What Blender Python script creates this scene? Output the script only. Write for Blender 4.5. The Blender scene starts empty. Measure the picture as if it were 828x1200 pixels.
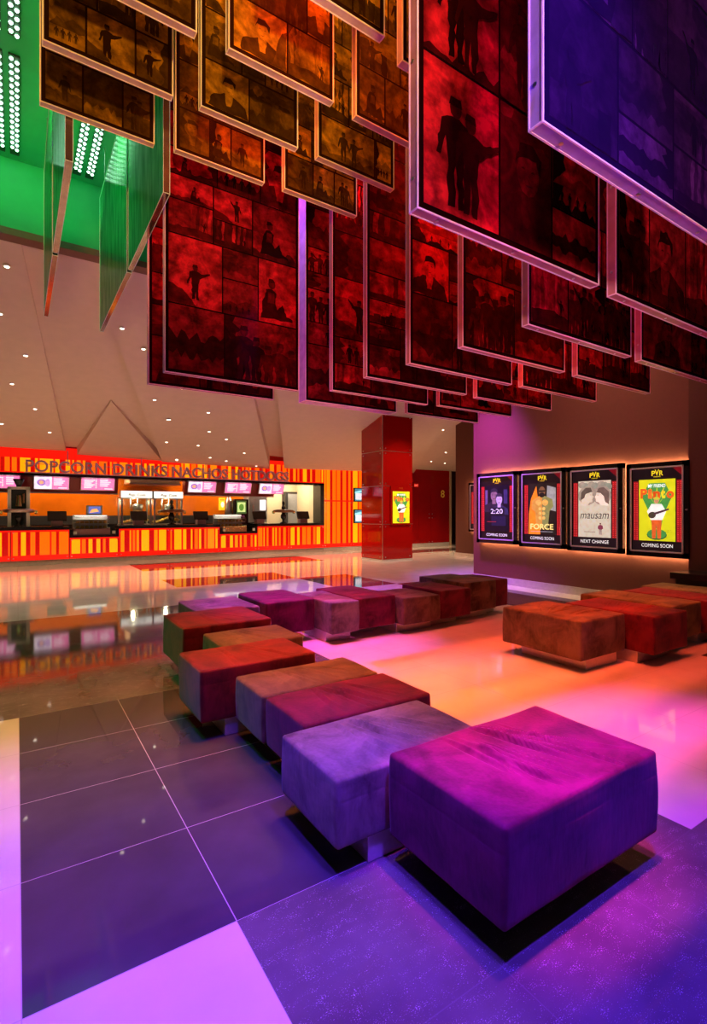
import bpy, bmesh, math, random
from mathutils import Vector, Matrix, noise as mnoise

SC = bpy.context.scene
COL = SC.collection
random.seed(7)
PI = math.pi

# ------------------------------------------------------------------ helpers
def lin(c):
    def f(v):
        v /= 255.0
        return v / 12.92 if v <= 0.04045 else ((v + 0.055) / 1.055) ** 2.4
    return (f(c[0]), f(c[1]), f(c[2]))

def new_mat(name):
    m = bpy.data.materials.new(name)
    m.use_nodes = True
    nt = m.node_tree
    bs = nt.nodes.get('Principled BSDF')
    return m, nt, bs

def setp(bs, **kw):
    for k, v in kw.items():
        k = k.replace('_', ' ')
        if k in bs.inputs:
            if isinstance(v, (tuple, list)) and len(v) == 3:
                v = (*v, 1)
            bs.inputs[k].default_value = v

def plain(name, col, rough=0.5, metal=0.0, emit=None, es=0.0, spec=0.5, nscale=0, namt=0.12, coat=0.0):
    """simple procedural surface: base colour broken up by a little noise"""
    m, nt, bs = new_mat(name)
    setp(bs, Base_Color=col, Roughness=rough, Metallic=metal, Specular_IOR_Level=spec, Coat_Weight=coat)
    if emit is not None:
        setp(bs, Emission_Color=emit, Emission_Strength=es)
    if nscale:
        tc = nt.nodes.new('ShaderNodeTexCoord')
        nz = nt.nodes.new('ShaderNodeTexNoise'); nz.inputs['Scale'].default_value = nscale
        nz.inputs['Detail'].default_value = 5
        nt.links.new(tc.outputs['Object'], nz.inputs['Vector'])
        mp = nt.nodes.new('ShaderNodeMapRange')
        mp.inputs[1].default_value = 0.3; mp.inputs[2].default_value = 0.7
        mp.inputs[3].default_value = 1 - namt; mp.inputs[4].default_value = 1 + namt
        nt.links.new(nz.outputs['Fac'], mp.inputs[0])
        mx = nt.nodes.new('ShaderNodeVectorMath'); mx.operation = 'SCALE'
        mx.inputs[0].default_value = col
        nt.links.new(mp.outputs[0], mx.inputs['Scale'])
        nt.links.new(mx.outputs[0], bs.inputs['Base Color'])
    return m

class MB:
    """collects shapes into one mesh"""
    def __init__(self):
        self.v = []; self.f = []; self.c = []; self.mi = []; self.sm = []
    def add(self, verts, faces, col=None, mi=0, smooth=False):
        o = len(self.v)
        self.v += [tuple(p) for p in verts]
        for f in faces:
            self.f.append(tuple(i + o for i in f)); self.c.append(col or (1, 1, 1)); self.mi.append(mi); self.sm.append(smooth)
        return self
    def box(self, x0, x1, y0, y1, z0, z1, col=None, mi=0):
        v = [(x0,y0,z0),(x1,y0,z0),(x1,y1,z0),(x0,y1,z0),(x0,y0,z1),(x1,y0,z1),(x1,y1,z1),(x0,y1,z1)]
        return self.add(v, [(0,3,2,1),(4,5,6,7),(0,1,5,4),(1,2,6,5),(2,3,7,6),(3,0,4,7)], col, mi)
    def bbox(self, x0, x1, y0, y1, z0, z1, b=0.006, col=None, mi=0):
        """box with chamfered edges"""
        bm = bmesh.new()
        bmesh.ops.create_cube(bm, size=1)
        for v in bm.verts:
            v.co = Vector(((x0+x1)/2 + v.co.x*(x1-x0), (y0+y1)/2 + v.co.y*(y1-y0), (z0+z1)/2 + v.co.z*(z1-z0)))
        bmesh.ops.bevel(bm, geom=bm.edges[:], offset=b, segments=2, affect='EDGES', profile=0.5)
        bm.verts.index_update()
        self.add([v.co[:] for v in bm.verts], [[v.index for v in f.verts] for f in bm.faces], col, mi)
        bm.free(); return self
    def cyl(self, p0, p1, r0, r1=None, n=16, col=None, mi=0, caps=True):
        r1 = r0 if r1 is None else r1
        p0 = Vector(p0); p1 = Vector(p1); d = (p1 - p0).normalized()
        a = d.orthogonal().normalized(); b = d.cross(a)
        vs = []
        for p, r in ((p0, r0), (p1, r1)):
            for i in range(n):
                t = 2*PI*i/n
                vs.append(p + (a*math.cos(t) + b*math.sin(t))*r)
        fs = [(i, (i+1) % n, n+(i+1) % n, n+i) for i in range(n)]
        self.add(vs, fs, col, mi, True)
        if caps:
            self.add(vs[:n], [tuple(range(n))[::-1]], col, mi); self.add(vs[n:], [tuple(range(n))], col, mi)
        return self
    def lathe(self, prof, c=(0,0,0), n=20, col=None, mi=0):
        vs = []
        for r, z in prof:
            for i in range(n):
                t = 2*PI*i/n
                vs.append((c[0]+r*math.cos(t), c[1]+r*math.sin(t), c[2]+z))
        fs = []
        for k in range(len(prof)-1):
            for i in range(n):
                j = (i+1) % n
                fs.append((k*n+i, k*n+j, (k+1)*n+j, (k+1)*n+i))
        return self.add(vs, fs, col, mi, True)
    def build(self, name, mats, parent=None, color=False, recalc=True):
        me = bpy.data.meshes.new(name)
        me.from_pydata(self.v, [], self.f)
        if not isinstance(mats, (list, tuple)): mats = [mats]
        for m in mats: me.materials.append(m)
        me.polygons.foreach_set('material_index', self.mi)
        me.polygons.foreach_set('use_smooth', self.sm)
        if color:
            at = me.color_attributes.new('Col', 'FLOAT_COLOR', 'CORNER')
            buf = []
            for p, c in zip(me.polygons, self.c):
                buf += [c[0], c[1], c[2], 1.0] * p.loop_total
            at.data.foreach_set('color', buf)
        elif recalc:
            bm = bmesh.new(); bm.from_mesh(me)
            bmesh.ops.recalc_face_normals(bm, faces=bm.faces[:]); bm.to_mesh(me); bm.free()
        me.update()
        o = bpy.data.objects.new(name, me); COL.objects.link(o)
        if parent is not None: o.parent = parent
        return o

def empty(name, loc=(0,0,0), rz=0):
    o = bpy.data.objects.new(name, None); COL.objects.link(o)
    o.location = loc; o.rotation_euler = (0, 0, rz); o.empty_display_size = 0.1
    return o

def tag(o, label=None, cat=None, group=None, kind=None):
    if label: o['label'] = label
    if cat: o['category'] = cat
    if group: o['group'] = group
    if kind: o['kind'] = kind
    return o

def thing(name, loc, label, cat, group=None, rz=0):
    return tag(empty(name, loc, rz), label, cat, group)

def structure(o, label=None):
    o['kind'] = 'structure'
    if label: o['label'] = label
    return o

_tc = {}
def text_mesh(s, size=1.0, extrude=0.0, align='CENTER', shear=0.0, bold=0.0):
    k = (s, size, extrude, align, shear, bold)
    if k in _tc: return _tc[k]
    cu = bpy.data.curves.new('lettering', 'FONT')
    cu.body = s; cu.size = size; cu.align_x = align; cu.extrude = extrude; cu.shear = shear; cu.offset = bold
    cu.resolution_u = 3
    ob = bpy.data.objects.new('lettering', cu); COL.objects.link(ob)
    dg = bpy.context.evaluated_depsgraph_get(); dg.update()
    me = bpy.data.meshes.new_from_object(ob.evaluated_get(dg))
    vs = [tuple(v.co) for v in me.vertices]; fs = [tuple(p.vertices) for p in me.polygons]
    bpy.data.objects.remove(ob); bpy.data.curves.remove(cu); bpy.data.meshes.remove(me)
    _tc[k] = (vs, fs)
    return vs, fs

class Art:
    """flat printed artwork: coloured shapes stacked in hair-thin layers on a sheet.
    local u = right, w = up; org = lower left corner; nrm towards the viewer"""
    def __init__(self, org, u, nrm, step=0.0006):
        self.o = Vector(org); self.u = Vector(u); self.n = Vector(nrm); self.w = Vector((0,0,1))
        self.k = 0; self.mb = MB(); self.step = step
    def P(self, a, b): return self.o + self.u*a + self.w*b + self.n*(self.k*self.step)
    def poly(self, pts, col, up=True):
        if up: self.k += 1
        vs = [self.P(*p) for p in pts]
        # orient towards nrm
        nn = Vector((0,0,0))
        for i in range(len(vs)):
            nn += (vs[i]-vs[0]).cross(vs[(i+1) % len(vs)]-vs[0])
        idx = list(range(len(vs)))
        if nn.dot(self.n) < 0: idx.reverse()
        self.mb.add(vs, [tuple(idx)], col)
    def rect(self, a0, a1, b0, b1, col, up=True): self.poly([(a0,b0),(a1,b0),(a1,b1),(a0,b1)], col, up)
    def ell(self, a, b, ra, rb, col, n=14, rot=0, up=True):
        c, s = math.cos(rot), math.sin(rot)
        self.poly([(a+ra*math.cos(2*PI*i/n)*c-rb*math.sin(2*PI*i/n)*s, b+ra*math.cos(2*PI*i/n)*s+rb*math.sin(2*PI*i/n)*c) for i in range(n)], col, up)
    def text(self, s, a, b, size, col, shear=0.0, width=None, bold=0.0):
        self.k += 1
        vs, fs = text_mesh(s, 1.0, 0.0, 'CENTER', shear, bold)
        sx = size
        if width and vs:
            ww = max(v[0] for v in vs) - min(v[0] for v in vs)
            sx = width/ww
        pv = [self.P(a+v[0]*sx, b+v[1]*size) for v in vs]
        if fs:
            f = fs[0]
            n = (pv[f[1]]-pv[f[0]]).cross(pv[f[2]]-pv[f[0]])
            if n.dot(self.n) < 0: fs = [t[::-1] for t in fs]
        self.mb.add(pv, fs, col)
    def build(self, name, mat, parent): return self.mb.build(name, mat, parent, color=True)

# camera frame helpers: world x runs along the counter, y towards it
F_, H_ = 598.0, 1.36
TH = math.atan(394/598.0); S_, C_ = math.sin(TH), math.cos(TH)
def tdir(u):
    s = (u-414)/F_
    return S_+s*C_, C_-s*S_
def at_y(u, v, y):
    dx, dy = tdir(u); Z = y/dy
    return dx*Z, H_+(600-v)/F_*Z
def at_x(u, v, x):
    dx, dy = tdir(u); Z = x/dx
    return dy*Z, H_+(600-v)/F_*Z

# ------------------------------------------------------------------ camera
cam = bpy.data.cameras.new('camera'); co = bpy.data.objects.new('camera', cam); COL.objects.link(co)
cam.sensor_fit = 'VERTICAL'; cam.sensor_height = 36; cam.lens = F_/1200*36
cam.clip_start = 0.02; cam.clip_end = 200
co.location = (0, 0, H_); co.rotation_euler = (PI/2, 0, -TH)
SC.camera = co
SC.view_settings.view_transform = 'Standard'; SC.view_settings.look = 'None'
SC.view_settings.gamma = 1; SC.view_settings.use_curve_mapping = False
SC.view_settings.exposure = 0.0

# ------------------------------------------------------------------ materials
def floor_mat(name, col, rough, speck=None, speck_amt=0.0, var=0.1, grout=(0.5,0.45,0.42), gw=0.0018):
    m, nt, bs = new_mat(name)
    N, L = nt.nodes, nt.links
    tc = N.new('ShaderNodeTexCoord')
    n1 = N.new('ShaderNodeTexNoise'); n1.inputs['Scale'].default_value = 3.5; n1.inputs['Detail'].default_value = 8
    L.new(tc.outputs['Object'], n1.inputs['Vector'])
    mp = N.new('ShaderNodeMapRange'); mp.inputs[1].default_value = .3; mp.inputs[2].default_value = .7
    mp.inputs[3].default_value = 1-var; mp.inputs[4].default_value = 1+var
    L.new(n1.outputs['Fac'], mp.inputs[0])
    sc = N.new('ShaderNodeVectorMath'); sc.operation = 'SCALE'; sc.inputs[0].default_value = col
    L.new(mp.outputs[0], sc.inputs['Scale'])
    out = sc.outputs[0]
    if speck:
        mpn = N.new('ShaderNodeMapping'); mpn.inputs['Scale'].default_value = (1.0, 1.9, 1)
        L.new(tc.outputs['Object'], mpn.inputs['Vector'])
        vo = N.new('ShaderNodeTexNoise'); vo.inputs['Scale'].default_value = 190; vo.inputs['Detail'].default_value = 3
        L.new(mpn.outputs[0], vo.inputs['Vector'])
        nb = N.new('ShaderNodeTexNoise'); nb.inputs['Scale'].default_value = 16; nb.inputs['Detail'].default_value = 3
        L.new(mpn.outputs[0], nb.inputs['Vector'])
        ad = N.new('ShaderNodeMath'); ad.operation = 'MULTIPLY_ADD'; ad.inputs[1].default_value = 0.45
        L.new(nb.outputs['Fac'], ad.inputs[0]); L.new(vo.outputs['Fac'], ad.inputs[2])
        rm = N.new('ShaderNodeMapRange'); rm.inputs[1].default_value = .86; rm.inputs[2].default_value = .98
        rm.inputs[3].default_value = 0; rm.inputs[4].default_value = speck_amt
        L.new(ad.outputs[0], rm.inputs[0])
        mx = N.new('ShaderNodeMix'); mx.data_type = 'RGBA'
        L.new(rm.outputs[0], mx.inputs[0]); L.new(out, mx.inputs[6]); mx.inputs[7].default_value = (*speck, 1)
        out = mx.outputs[2]
    # grout joints on the 0.6 m lattice
    sp = N.new('ShaderNodeSeparateXYZ'); L.new(tc.outputs['Object'], sp.inputs[0])
    ms = []
    for ax, off in ((0, 0.01), (1, 1.63)):
        a = N.new('ShaderNodeMath'); a.operation = 'SUBTRACT'; a.inputs[1].default_value = off-0.3-60
        L.new(sp.outputs[ax], a.inputs[0])
        b = N.new('ShaderNodeMath'); b.operation = 'MODULO'; b.inputs[1].default_value = 0.6
        L.new(a.outputs[0], b.inputs[0])
        c = N.new('ShaderNodeMath'); c.operation = 'SUBTRACT'; c.inputs[1].default_value = 0.3
        L.new(b.outputs[0], c.inputs[0])
        d = N.new('ShaderNodeMath'); d.operation = 'ABSOLUTE'; L.new(c.outputs[0], d.inputs[0])
        e = N.new('ShaderNodeMath'); e.operation = 'LESS_THAN'; e.inputs[1].default_value = gw
        L.new(d.outputs[0], e.inputs[0]); ms.append(e)
    mm = N.new('ShaderNodeMath'); mm.operation = 'MAXIMUM'
    L.new(ms[0].outputs[0], mm.inputs[0]); L.new(ms[1].outputs[0], mm.inputs[1])
    gf = N.new('ShaderNodeMath'); gf.operation = 'MULTIPLY'; gf.inputs[1].default_value = 0.55
    L.new(mm.outputs[0], gf.inputs[0])
    mg = N.new('ShaderNodeMix'); mg.data_type = 'RGBA'
    L.new(gf.outputs[0], mg.inputs[0]); L.new(out, mg.inputs[6]); mg.inputs[7].default_value = (*grout, 1)
    L.new(mg.outputs[2], bs.inputs['Base Color'])
    n2 = N.new('ShaderNodeTexNoise'); n2.inputs['Scale'].default_value = 40; n2.inputs['Detail'].default_value = 3
    L.new(tc.outputs['Object'], n2.inputs['Vector'])
    mr = N.new('ShaderNodeMapRange'); mr.inputs[3].default_value = rough*0.7; mr.inputs[4].default_value = rough*1.3
    L.new(n2.outputs['Fac'], mr.inputs[0]); L.new(mr.outputs[0], bs.inputs['Roughness'])
    setp(bs, Specular_IOR_Level=0.5)
    return m

M = {}
M['tile_light'] = floor_mat('cream polished tile', (0.68, 0.61, 0.55), 0.045, grout=(0.4,0.33,0.3), var=0.06)
M['tile_dark'] = floor_mat('charcoal polished tile', (0.06, 0.05, 0.058), 0.035, grout=(0.75,0.68,0.65), var=0.2)
M['tile_granite'] = floor_mat('speckled stone tile', (0.115, 0.10, 0.095), 0.06, speck=(0.6,0.55,0.54), speck_amt=0.85, var=0.25, grout=(0.16,0.145,0.14))
M['tile_brown'] = floor_mat('dark brown stone tile', (0.10, 0.075, 0.07), 0.045, var=0.25, grout=(0.2,0.17,0.15))
M['wall_brown'] = plain('maroon brown wall paint', lin((122, 66, 52)), 0.55, nscale=30, namt=0.05)
M['wall_deep'] = plain('deep brown wall paint', lin((96, 50, 34)), 0.6, nscale=30, namt=0.05)
M['wall_cream'] = plain('cream wall paint', lin((205, 180, 140)), 0.6, nscale=20, namt=0.04)
M['ceil_beige'] = plain('beige plaster', lin((214, 190, 172)), 0.75, nscale=6, namt=0.03)
M['ceil_green_light'] = plain('ceiling with green light in its colour', (0.02, 0.36, 0.14), 0.55, nscale=6, namt=0.05)  # green light painted into the colour of ceiling and bulkhead
M['ceil_white'] = plain('white ceiling paint', (0.55, 0.55, 0.52), 0.6, nscale=6, namt=0.05)
M['soffit_edge'] = plain('brown bulkhead lip', lin((110, 70, 55)), 0.6, nscale=20, namt=0.05)
M['skirting'] = plain('pale stone skirting', (0.62, 0.55, 0.50), 0.3, nscale=15, namt=0.08)
M['red_glass'] = plain('red back-painted glass', lin((170, 14, 10)), 0.06, spec=0.6, nscale=3, namt=0.05, coat=0.3)
M['steel'] = plain('brushed steel', (0.62, 0.60, 0.58), 0.28, metal=1.0, nscale=60, namt=0.08)
M['plinth'] = plain('satin aluminium plinth', (0.72, 0.68, 0.64), 0.32, metal=0.35, nscale=50, namt=0.06)
M['black'] = plain('black lacquer', (0.012, 0.010, 0.010), 0.22, nscale=30, namt=0.2)
M['black_matt'] = plain('matt black plastic', (0.02, 0.018, 0.018), 0.5, nscale=40, namt=0.2)
M['grey'] = plain('grey plastic', (0.32, 0.31, 0.30), 0.4, nscale=40, namt=0.08)
M['white'] = plain('white plastic', (0.75, 0.72, 0.68), 0.4, nscale=40, namt=0.05)
M['brass'] = plain('brass fittings', (0.75, 0.5, 0.2), 0.25, metal=1.0, nscale=40, namt=0.08)
M['pinkbox'] = plain('mauve card', lin((150, 105, 110)), 0.5, nscale=30, namt=0.1)
M['bead'] = plain('pale anodised bead', (0.8, 0.74, 0.78), 0.3, metal=0.2, nscale=40, namt=0.05)
M['wood'] = plain('brown wooden tray', lin((130, 80, 45)), 0.4, nscale=20, namt=0.2)
M['letter'] = plain('mauve grey metal letters', lin((190, 150, 185)), 0.35, metal=0.0, nscale=30, namt=0.1)
M['cable'] = plain('suspension wire', (0.5, 0.48, 0.46), 0.3, metal=1.0, nscale=50, namt=0.1)
M['led'] = plain('lit green white leds', (0.6, 1, 0.8), 0.4, emit=(0.45, 1.0, 0.62), es=9.0)
M['led_plate'] = plain('black led carrier', (0.01, 0.03, 0.015), 0.5, nscale=30, namt=0.2)
M['lamp'] = plain('lit downlight lens', (1, 0.95, 0.85), 0.4, emit=(1.0, 0.86, 0.66), es=6.0)
M['tube'] = plain('lit white light bar', (1, 1, 1), 0.4, emit=(1.0, 0.92, 0.78), es=2.6)
M['halo'] = plain('warm light strip', (1, 0.8, 0.5), 0.4, emit=(1.0, 0.70, 0.34), es=48.0)
M['orange_wall'] = plain('orange glazed wall', lin((214, 110, 14)), 0.15, nscale=3, namt=0.1)
M['food'] = plain('golden snacks', lin((200, 150, 60)), 0.7, nscale=80, namt=0.4)

def glass_mat(name, tint=(0.9, 0.95, 0.92), op=0.12):
    m, nt, bs = new_mat(name)
    N, L = nt.nodes, nt.links
    tr = N.new('ShaderNodeBsdfTransparent'); tr.inputs[0].default_value = (*tint, 1)
    gl = N.new('ShaderNodeBsdfGlossy'); gl.inputs['Roughness'].default_value = 0.04
    nz = N.new('ShaderNodeTexNoise'); nz.inputs['Scale'].default_value = 5
    rg = N.new('ShaderNodeMapRange'); rg.inputs[3].default_value = 0.03; rg.inputs[4].default_value = 0.06
    L.new(nz.outputs['Fac'], rg.inputs[0]); L.new(rg.outputs[0], gl.inputs['Roughness'])
    mx = N.new('ShaderNodeMixShader'); mx.inputs[0].default_value = op
    L.new(tr.outputs[0], mx.inputs[1]); L.new(gl.outputs[0], mx.inputs[2])
    L.new(mx.outputs[0], N['Material Output'].inputs[0])
    return m
M['glass'] = glass_mat('clear display glass')

def art_mat(name, es, diff=1.0, rough=0.3, var=(.82, 1.15)):
    """printed sheet: colours come from the printed artwork, lit from behind with strength es"""
    m, nt, bs = new_mat(name)
    at = nt.nodes.new('ShaderNodeAttribute'); at.attribute_name = 'Col'
    tc = nt.nodes.new('ShaderNodeTexCoord')
    nz = nt.nodes.new('ShaderNodeTexNoise'); nz.inputs['Scale'].default_value = 18; nz.inputs['Detail'].default_value = 6
    nt.links.new(tc.outputs['Object'], nz.inputs['Vector'])
    mp = nt.nodes.new('ShaderNodeMapRange'); mp.inputs[1].default_value = .3; mp.inputs[2].default_value = .7
    mp.inputs[3].default_value = var[0]; mp.inputs[4].default_value = var[1]
    nt.links.new(nz.outputs['Fac'], mp.inputs[0])
    sc = nt.nodes.new('ShaderNodeVectorMath'); sc.operation = 'SCALE'
    nt.links.new(at.outputs['Color'], sc.inputs[0]); nt.links.new(mp.outputs[0], sc.inputs['Scale'])
    nt.links.new(sc.outputs[0], bs.inputs['Base Color'])
    setp(bs, Roughness=rough)
    if es > 0:
        nt.links.new(sc.outputs[0], bs.inputs['Emission Color']); bs.inputs['Emission Strength'].default_value = es
    return m
M['poster'] = art_mat('backlit poster print', 1.05)
M['screen'] = art_mat('lit menu screen', 1.2)
M['glow'] = art_mat('backlit striped acrylic', 1.1, rough=0.12, var=(.96, 1.04))
M['print_dull'] = art_mat('printed sheet', 0.25)
M['header'] = art_mat('lit header sign', 1.3)

def print_mat(name, dark, bright, trans=0.45):
    """film-still collage printed on tinted acrylic; tone per picture is part of the print"""
    m, nt, bs = new_mat(name)
    N, L = nt.nodes, nt.links
    at = N.new('ShaderNodeAttribute'); at.attribute_name = 'Col'
    tc = N.new('ShaderNodeTexCoord')
    n1 = N.new('ShaderNodeTexNoise'); n1.inputs['Scale'].default_value = 13; n1.inputs['Detail'].default_value = 10; n1.inputs['Roughness'].default_value = .65
    L.new(tc.outputs['Object'], n1.inputs['Vector'])
    mp = N.new('ShaderNodeMapRange'); mp.inputs[1].default_value = .33; mp.inputs[2].default_value = .67
    mp.inputs[3].default_value = .3; mp.inputs[4].default_value = 1.5
    L.new(n1.outputs['Fac'], mp.inputs[0])
    n2 = N.new('ShaderNodeTexNoise'); n2.inputs['Scale'].default_value = 4; n2.inputs['Detail'].default_value = 6; n2.inputs['Distortion'].default_value = 1.5
    L.new(tc.outputs['Object'], n2.inputs['Vector'])
    mp2 = N.new('ShaderNodeMapRange'); mp2.inputs[1].default_value = .36; mp2.inputs[2].default_value = .62
    mp2.inputs[3].default_value = .35; mp2.inputs[4].default_value = 1.25
    L.new(n2.outputs['Fac'], mp2.inputs[0])
    mm = N.new('ShaderNodeMath'); mm.operation = 'MULTIPLY'
    L.new(mp.outputs[0], mm.inputs[0]); L.new(mp2.outputs[0], mm.inputs[1])
    mp = mm
    sp = N.new('ShaderNodeSeparateXYZ'); L.new(at.outputs['Vector'], sp.inputs[0])
    mu = N.new('ShaderNodeMath'); mu.operation = 'MULTIPLY'; mu.use_clamp = True
    L.new(sp.outputs[0], mu.inputs[0]); L.new(mp.outputs[0], mu.inputs[1])
    mx = N.new('ShaderNodeMix'); mx.data_type = 'RGBA'
    L.new(mu.outputs[0], mx.inputs[0]); mx.inputs[6].default_value = (*dark, 1); mx.inputs[7].default_value = (*bright, 1)
    L.new(mx.outputs[2], bs.inputs['Base Color'])
    setp(bs, Roughness=0.10, Specular_IOR_Level=0.22)
    tl = N.new('ShaderNodeBsdfTranslucent'); L.new(mx.outputs[2], tl.inputs['Color'])
    ms = N.new('ShaderNodeMixShader'); ms.inputs[0].default_value = trans
    L.new(bs.outputs[0], ms.inputs[1]); L.new(tl.outputs[0], ms.inputs[2])
    L.new(ms.outputs[0], N['Material Output'].inputs[0])
    return m
M['print_red'] = print_mat('red film-still print', (0.012, 0.001, 0.001), (0.92, 0.02, 0.035))
M['print_orange'] = print_mat('amber film-still print', (0.03, 0.009, 0.001), (1.0, 0.44, 0.012))
M['print_violet'] = print_mat('film-still print with violet light in it', (0.016, 0.003, 0.06), (0.16, 0.025, 0.30))  # violet light on the nearest panel is put into its print colour
M['edge_red'] = plain('red tinted acrylic edge', (0.50, 0.20, 0.24), 0.2, nscale=12, namt=0.15)
M['edge_orange'] = plain('amber tinted acrylic edge', (0.55, 0.40, 0.24), 0.2, nscale=12, namt=0.15)
M['edge_violet'] = plain('acrylic edge with violet light in its colour', (0.42, 0.26, 0.55), 0.2, nscale=12, namt=0.15)  # violet light falling on these panel edges, put into their colour
M['trim_red'] = plain('pink edge highlight', (0.95, 0.62, 0.80), 0.2, nscale=20, namt=0.1)  # pale edge colours stand in for the bright highlight along panel edges
M['trim_orange'] = plain('yellow edge highlight', (0.95, 0.82, 0.45), 0.2, nscale=20, namt=0.1)
M['trim_green'] = plain('pale edge highlight', (0.8, 0.95, 0.85), 0.2, nscale=20, namt=0.1)

def green_mat():
    m, nt, bs = new_mat('green streaked acrylic')
    N, L = nt.nodes, nt.links
    tc = N.new('ShaderNodeTexCoord')
    mpn = N.new('ShaderNodeMapping'); mpn.inputs['Scale'].default_value = (6, 6, 0.8)
    L.new(tc.outputs['Object'], mpn.inputs[0])
    n1 = N.new('ShaderNodeTexNoise'); n1.inputs['Scale'].default_value = 3; n1.inputs['Detail'].default_value = 8
    L.new(mpn.outputs[0], n1.inputs['Vector'])
    cr = N.new('ShaderNodeMix'); cr.data_type = 'RGBA'
    rg = N.new('ShaderNodeMapRange'); rg.inputs[1].default_value = .3; rg.inputs[2].default_value = .7
    L.new(n1.outputs['Fac'], rg.inputs[0]); L.new(rg.outputs[0], cr.inputs[0])
    cr.inputs[6].default_value = (0.02, 0.30, 0.13, 1); cr.inputs[7].default_value = (0.20, 0.75, 0.42, 1)
    L.new(cr.outputs[2], bs.inputs['Base Color'])
    setp(bs, Roughness=0.15, Specular_IOR_Level=0.6)
    tl = N.new('ShaderNodeBsdfTranslucent'); L.new(cr.outputs[2], tl.inputs['Color'])
    ms = N.new('ShaderNodeMixShader'); ms.inputs[0].default_value = 0.5
    L.new(bs.outputs[0], ms.inputs[1]); L.new(tl.outputs[0], ms.inputs[2])
    L.new(ms.outputs[0], N['Material Output'].inputs[0])
    return m
M['green'] = green_mat()
M['edge_green'] = plain('dark mirror edge', (0.35, 0.25, 0.2), 0.1, metal=0.8, nscale=10, namt=0.2)

def velvet(name, a, b, sheen):
    m, nt, bs = new_mat(name)
    N, L = nt.nodes, nt.links
    tc = N.new('ShaderNodeTexCoord')
    n1 = N.new('ShaderNodeTexNoise'); n1.inputs['Scale'].default_value = 4.5; n1.inputs['Detail'].default_value = 7; n1.inputs['Roughness'].default_value = .62
    n1.inputs['Distortion'].default_value = 0.6
    L.new(tc.outputs['Object'], n1.inputs['Vector'])
    rg = N.new('ShaderNodeMapRange'); rg.inputs[1].default_value = .33; rg.inputs[2].default_value = .66
    L.new(n1.outputs['Fac'], rg.inputs[0])
    # fine vertical brushing of the pile
    mpn = N.new('ShaderNodeMapping'); mpn.inputs['Scale'].default_value = (60, 60, 14)
    L.new(tc.outputs['Object'], mpn.inputs[0])
    n2 = N.new('ShaderNodeTexNoise'); n2.inputs['Scale'].default_value = 1.0; n2.inputs['Detail'].default_value = 4
    L.new(mpn.outputs[0], n2.inputs['Vector'])
    mix = N.new('ShaderNodeMath'); mix.operation = 'MULTIPLY_ADD'; mix.inputs[1].default_value = 0.5; 
    sub = N.new('ShaderNodeMath'); sub.operation = 'SUBTRACT'; sub.inputs[1].default_value = 0.5
    L.new(n2.outputs['Fac'], sub.inputs[0]); L.new(sub.outputs[0], mix.inputs[0]); L.new(rg.outputs[0], mix.inputs[2])
    cr = N.new('ShaderNodeMix'); cr.data_type = 'RGBA'
    L.new(mix.outputs[0], cr.inputs[0]); cr.inputs[6].default_value = (*a, 1); cr.inputs[7].default_value = (*b, 1)
    L.new(cr.outputs[2], bs.inputs['Base Color'])
    bp = N.new('ShaderNodeBump'); bp.inputs['Strength'].default_value = 0.25; bp.inputs['Distance'].default_value = 0.004
    L.new(n2.outputs['Fac'], bp.inputs['Height']); L.new(bp.outputs[0], bs.inputs['Normal'])
    setp(bs, Roughness=0.75, Specular_IOR_Level=0.15, Sheen_Weight=0.35, Sheen_Roughness=0.4, Sheen_Tint=tuple(0.5+0.5*c for c in sheen))
    return m
M['v_crimson'] = velvet('crimson velvet', (0.05, 0.004, 0.010), (0.20, 0.013, 0.04), (1, 0.4, 0.5))
M['v_red'] = velvet('red velvet', (0.06, 0.004, 0.006), (0.24, 0.018, 0.024), (1, 0.4, 0.35))
M['v_magenta'] = velvet('burgundy velvet', (0.055, 0.004, 0.02), (0.19, 0.012, 0.075), (1, 0.35, 0.7))
M['v_brown'] = velvet('brown velvet', (0.05, 0.026, 0.014), (0.22, 0.125, 0.07), (1, 0.8, 0.6))
M['v_grey'] = velvet('taupe grey velvet', (0.07, 0.05, 0.048), (0.27, 0.205, 0.19), (1, 0.9, 0.9))
M['v_olive'] = velvet('olive velvet', (0.07, 0.052, 0.012), (0.27, 0.21, 0.06), (1, 0.95, 0.6))

# ------------------------------------------------------------------ floor
GX0, GY0, G = 0.01, 1.63, 0.6
def region(x, y):
    if y < 1.63:
        if x < 0.61: return 0
        if y > 1.03 and x > 2.41: return 0
        return 2
    if y < 4.03:
        if x < 0.01: return 0
        if x < 1.81: return 1
        if x > 5.41 and y < 2.23: return 3
        if x > 6.01: return 3
        return 0
    if y < 7.63:
        if x < 2.41: return 2
        if x > 6.01 and x < 7.3: return 3
        return 0
    if 2.41 < x < 4.81 and 9.43 < y < 10.63: return 3
    if 2.41 < x < 7.0 and 12.4 < y < 14.2: return 3
    if 4.81 < x < 6.0 and 7.6 < y < 9.4: return 3
    if 10.6 < x and 13.0 < y < 14.2: return 3
    return 0
fl = MB()
for i in range(-16, 34):
    for j in range(-10, 28):
        x0, y0 = GX0+i*G, GY0+j*G
        y1 = y0+G
        fl.add([(x0,y0,0),(x0+G,y0,0),(x0+G,y1,0),(x0,y1,0)], [(0,1,2,3)], mi=region(x0+G/2, y0+G/2))
structure(fl.build('floor', [M['tile_light'], M['tile_dark'], M['tile_granite'], M['tile_brown']], recalc=False))

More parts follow.
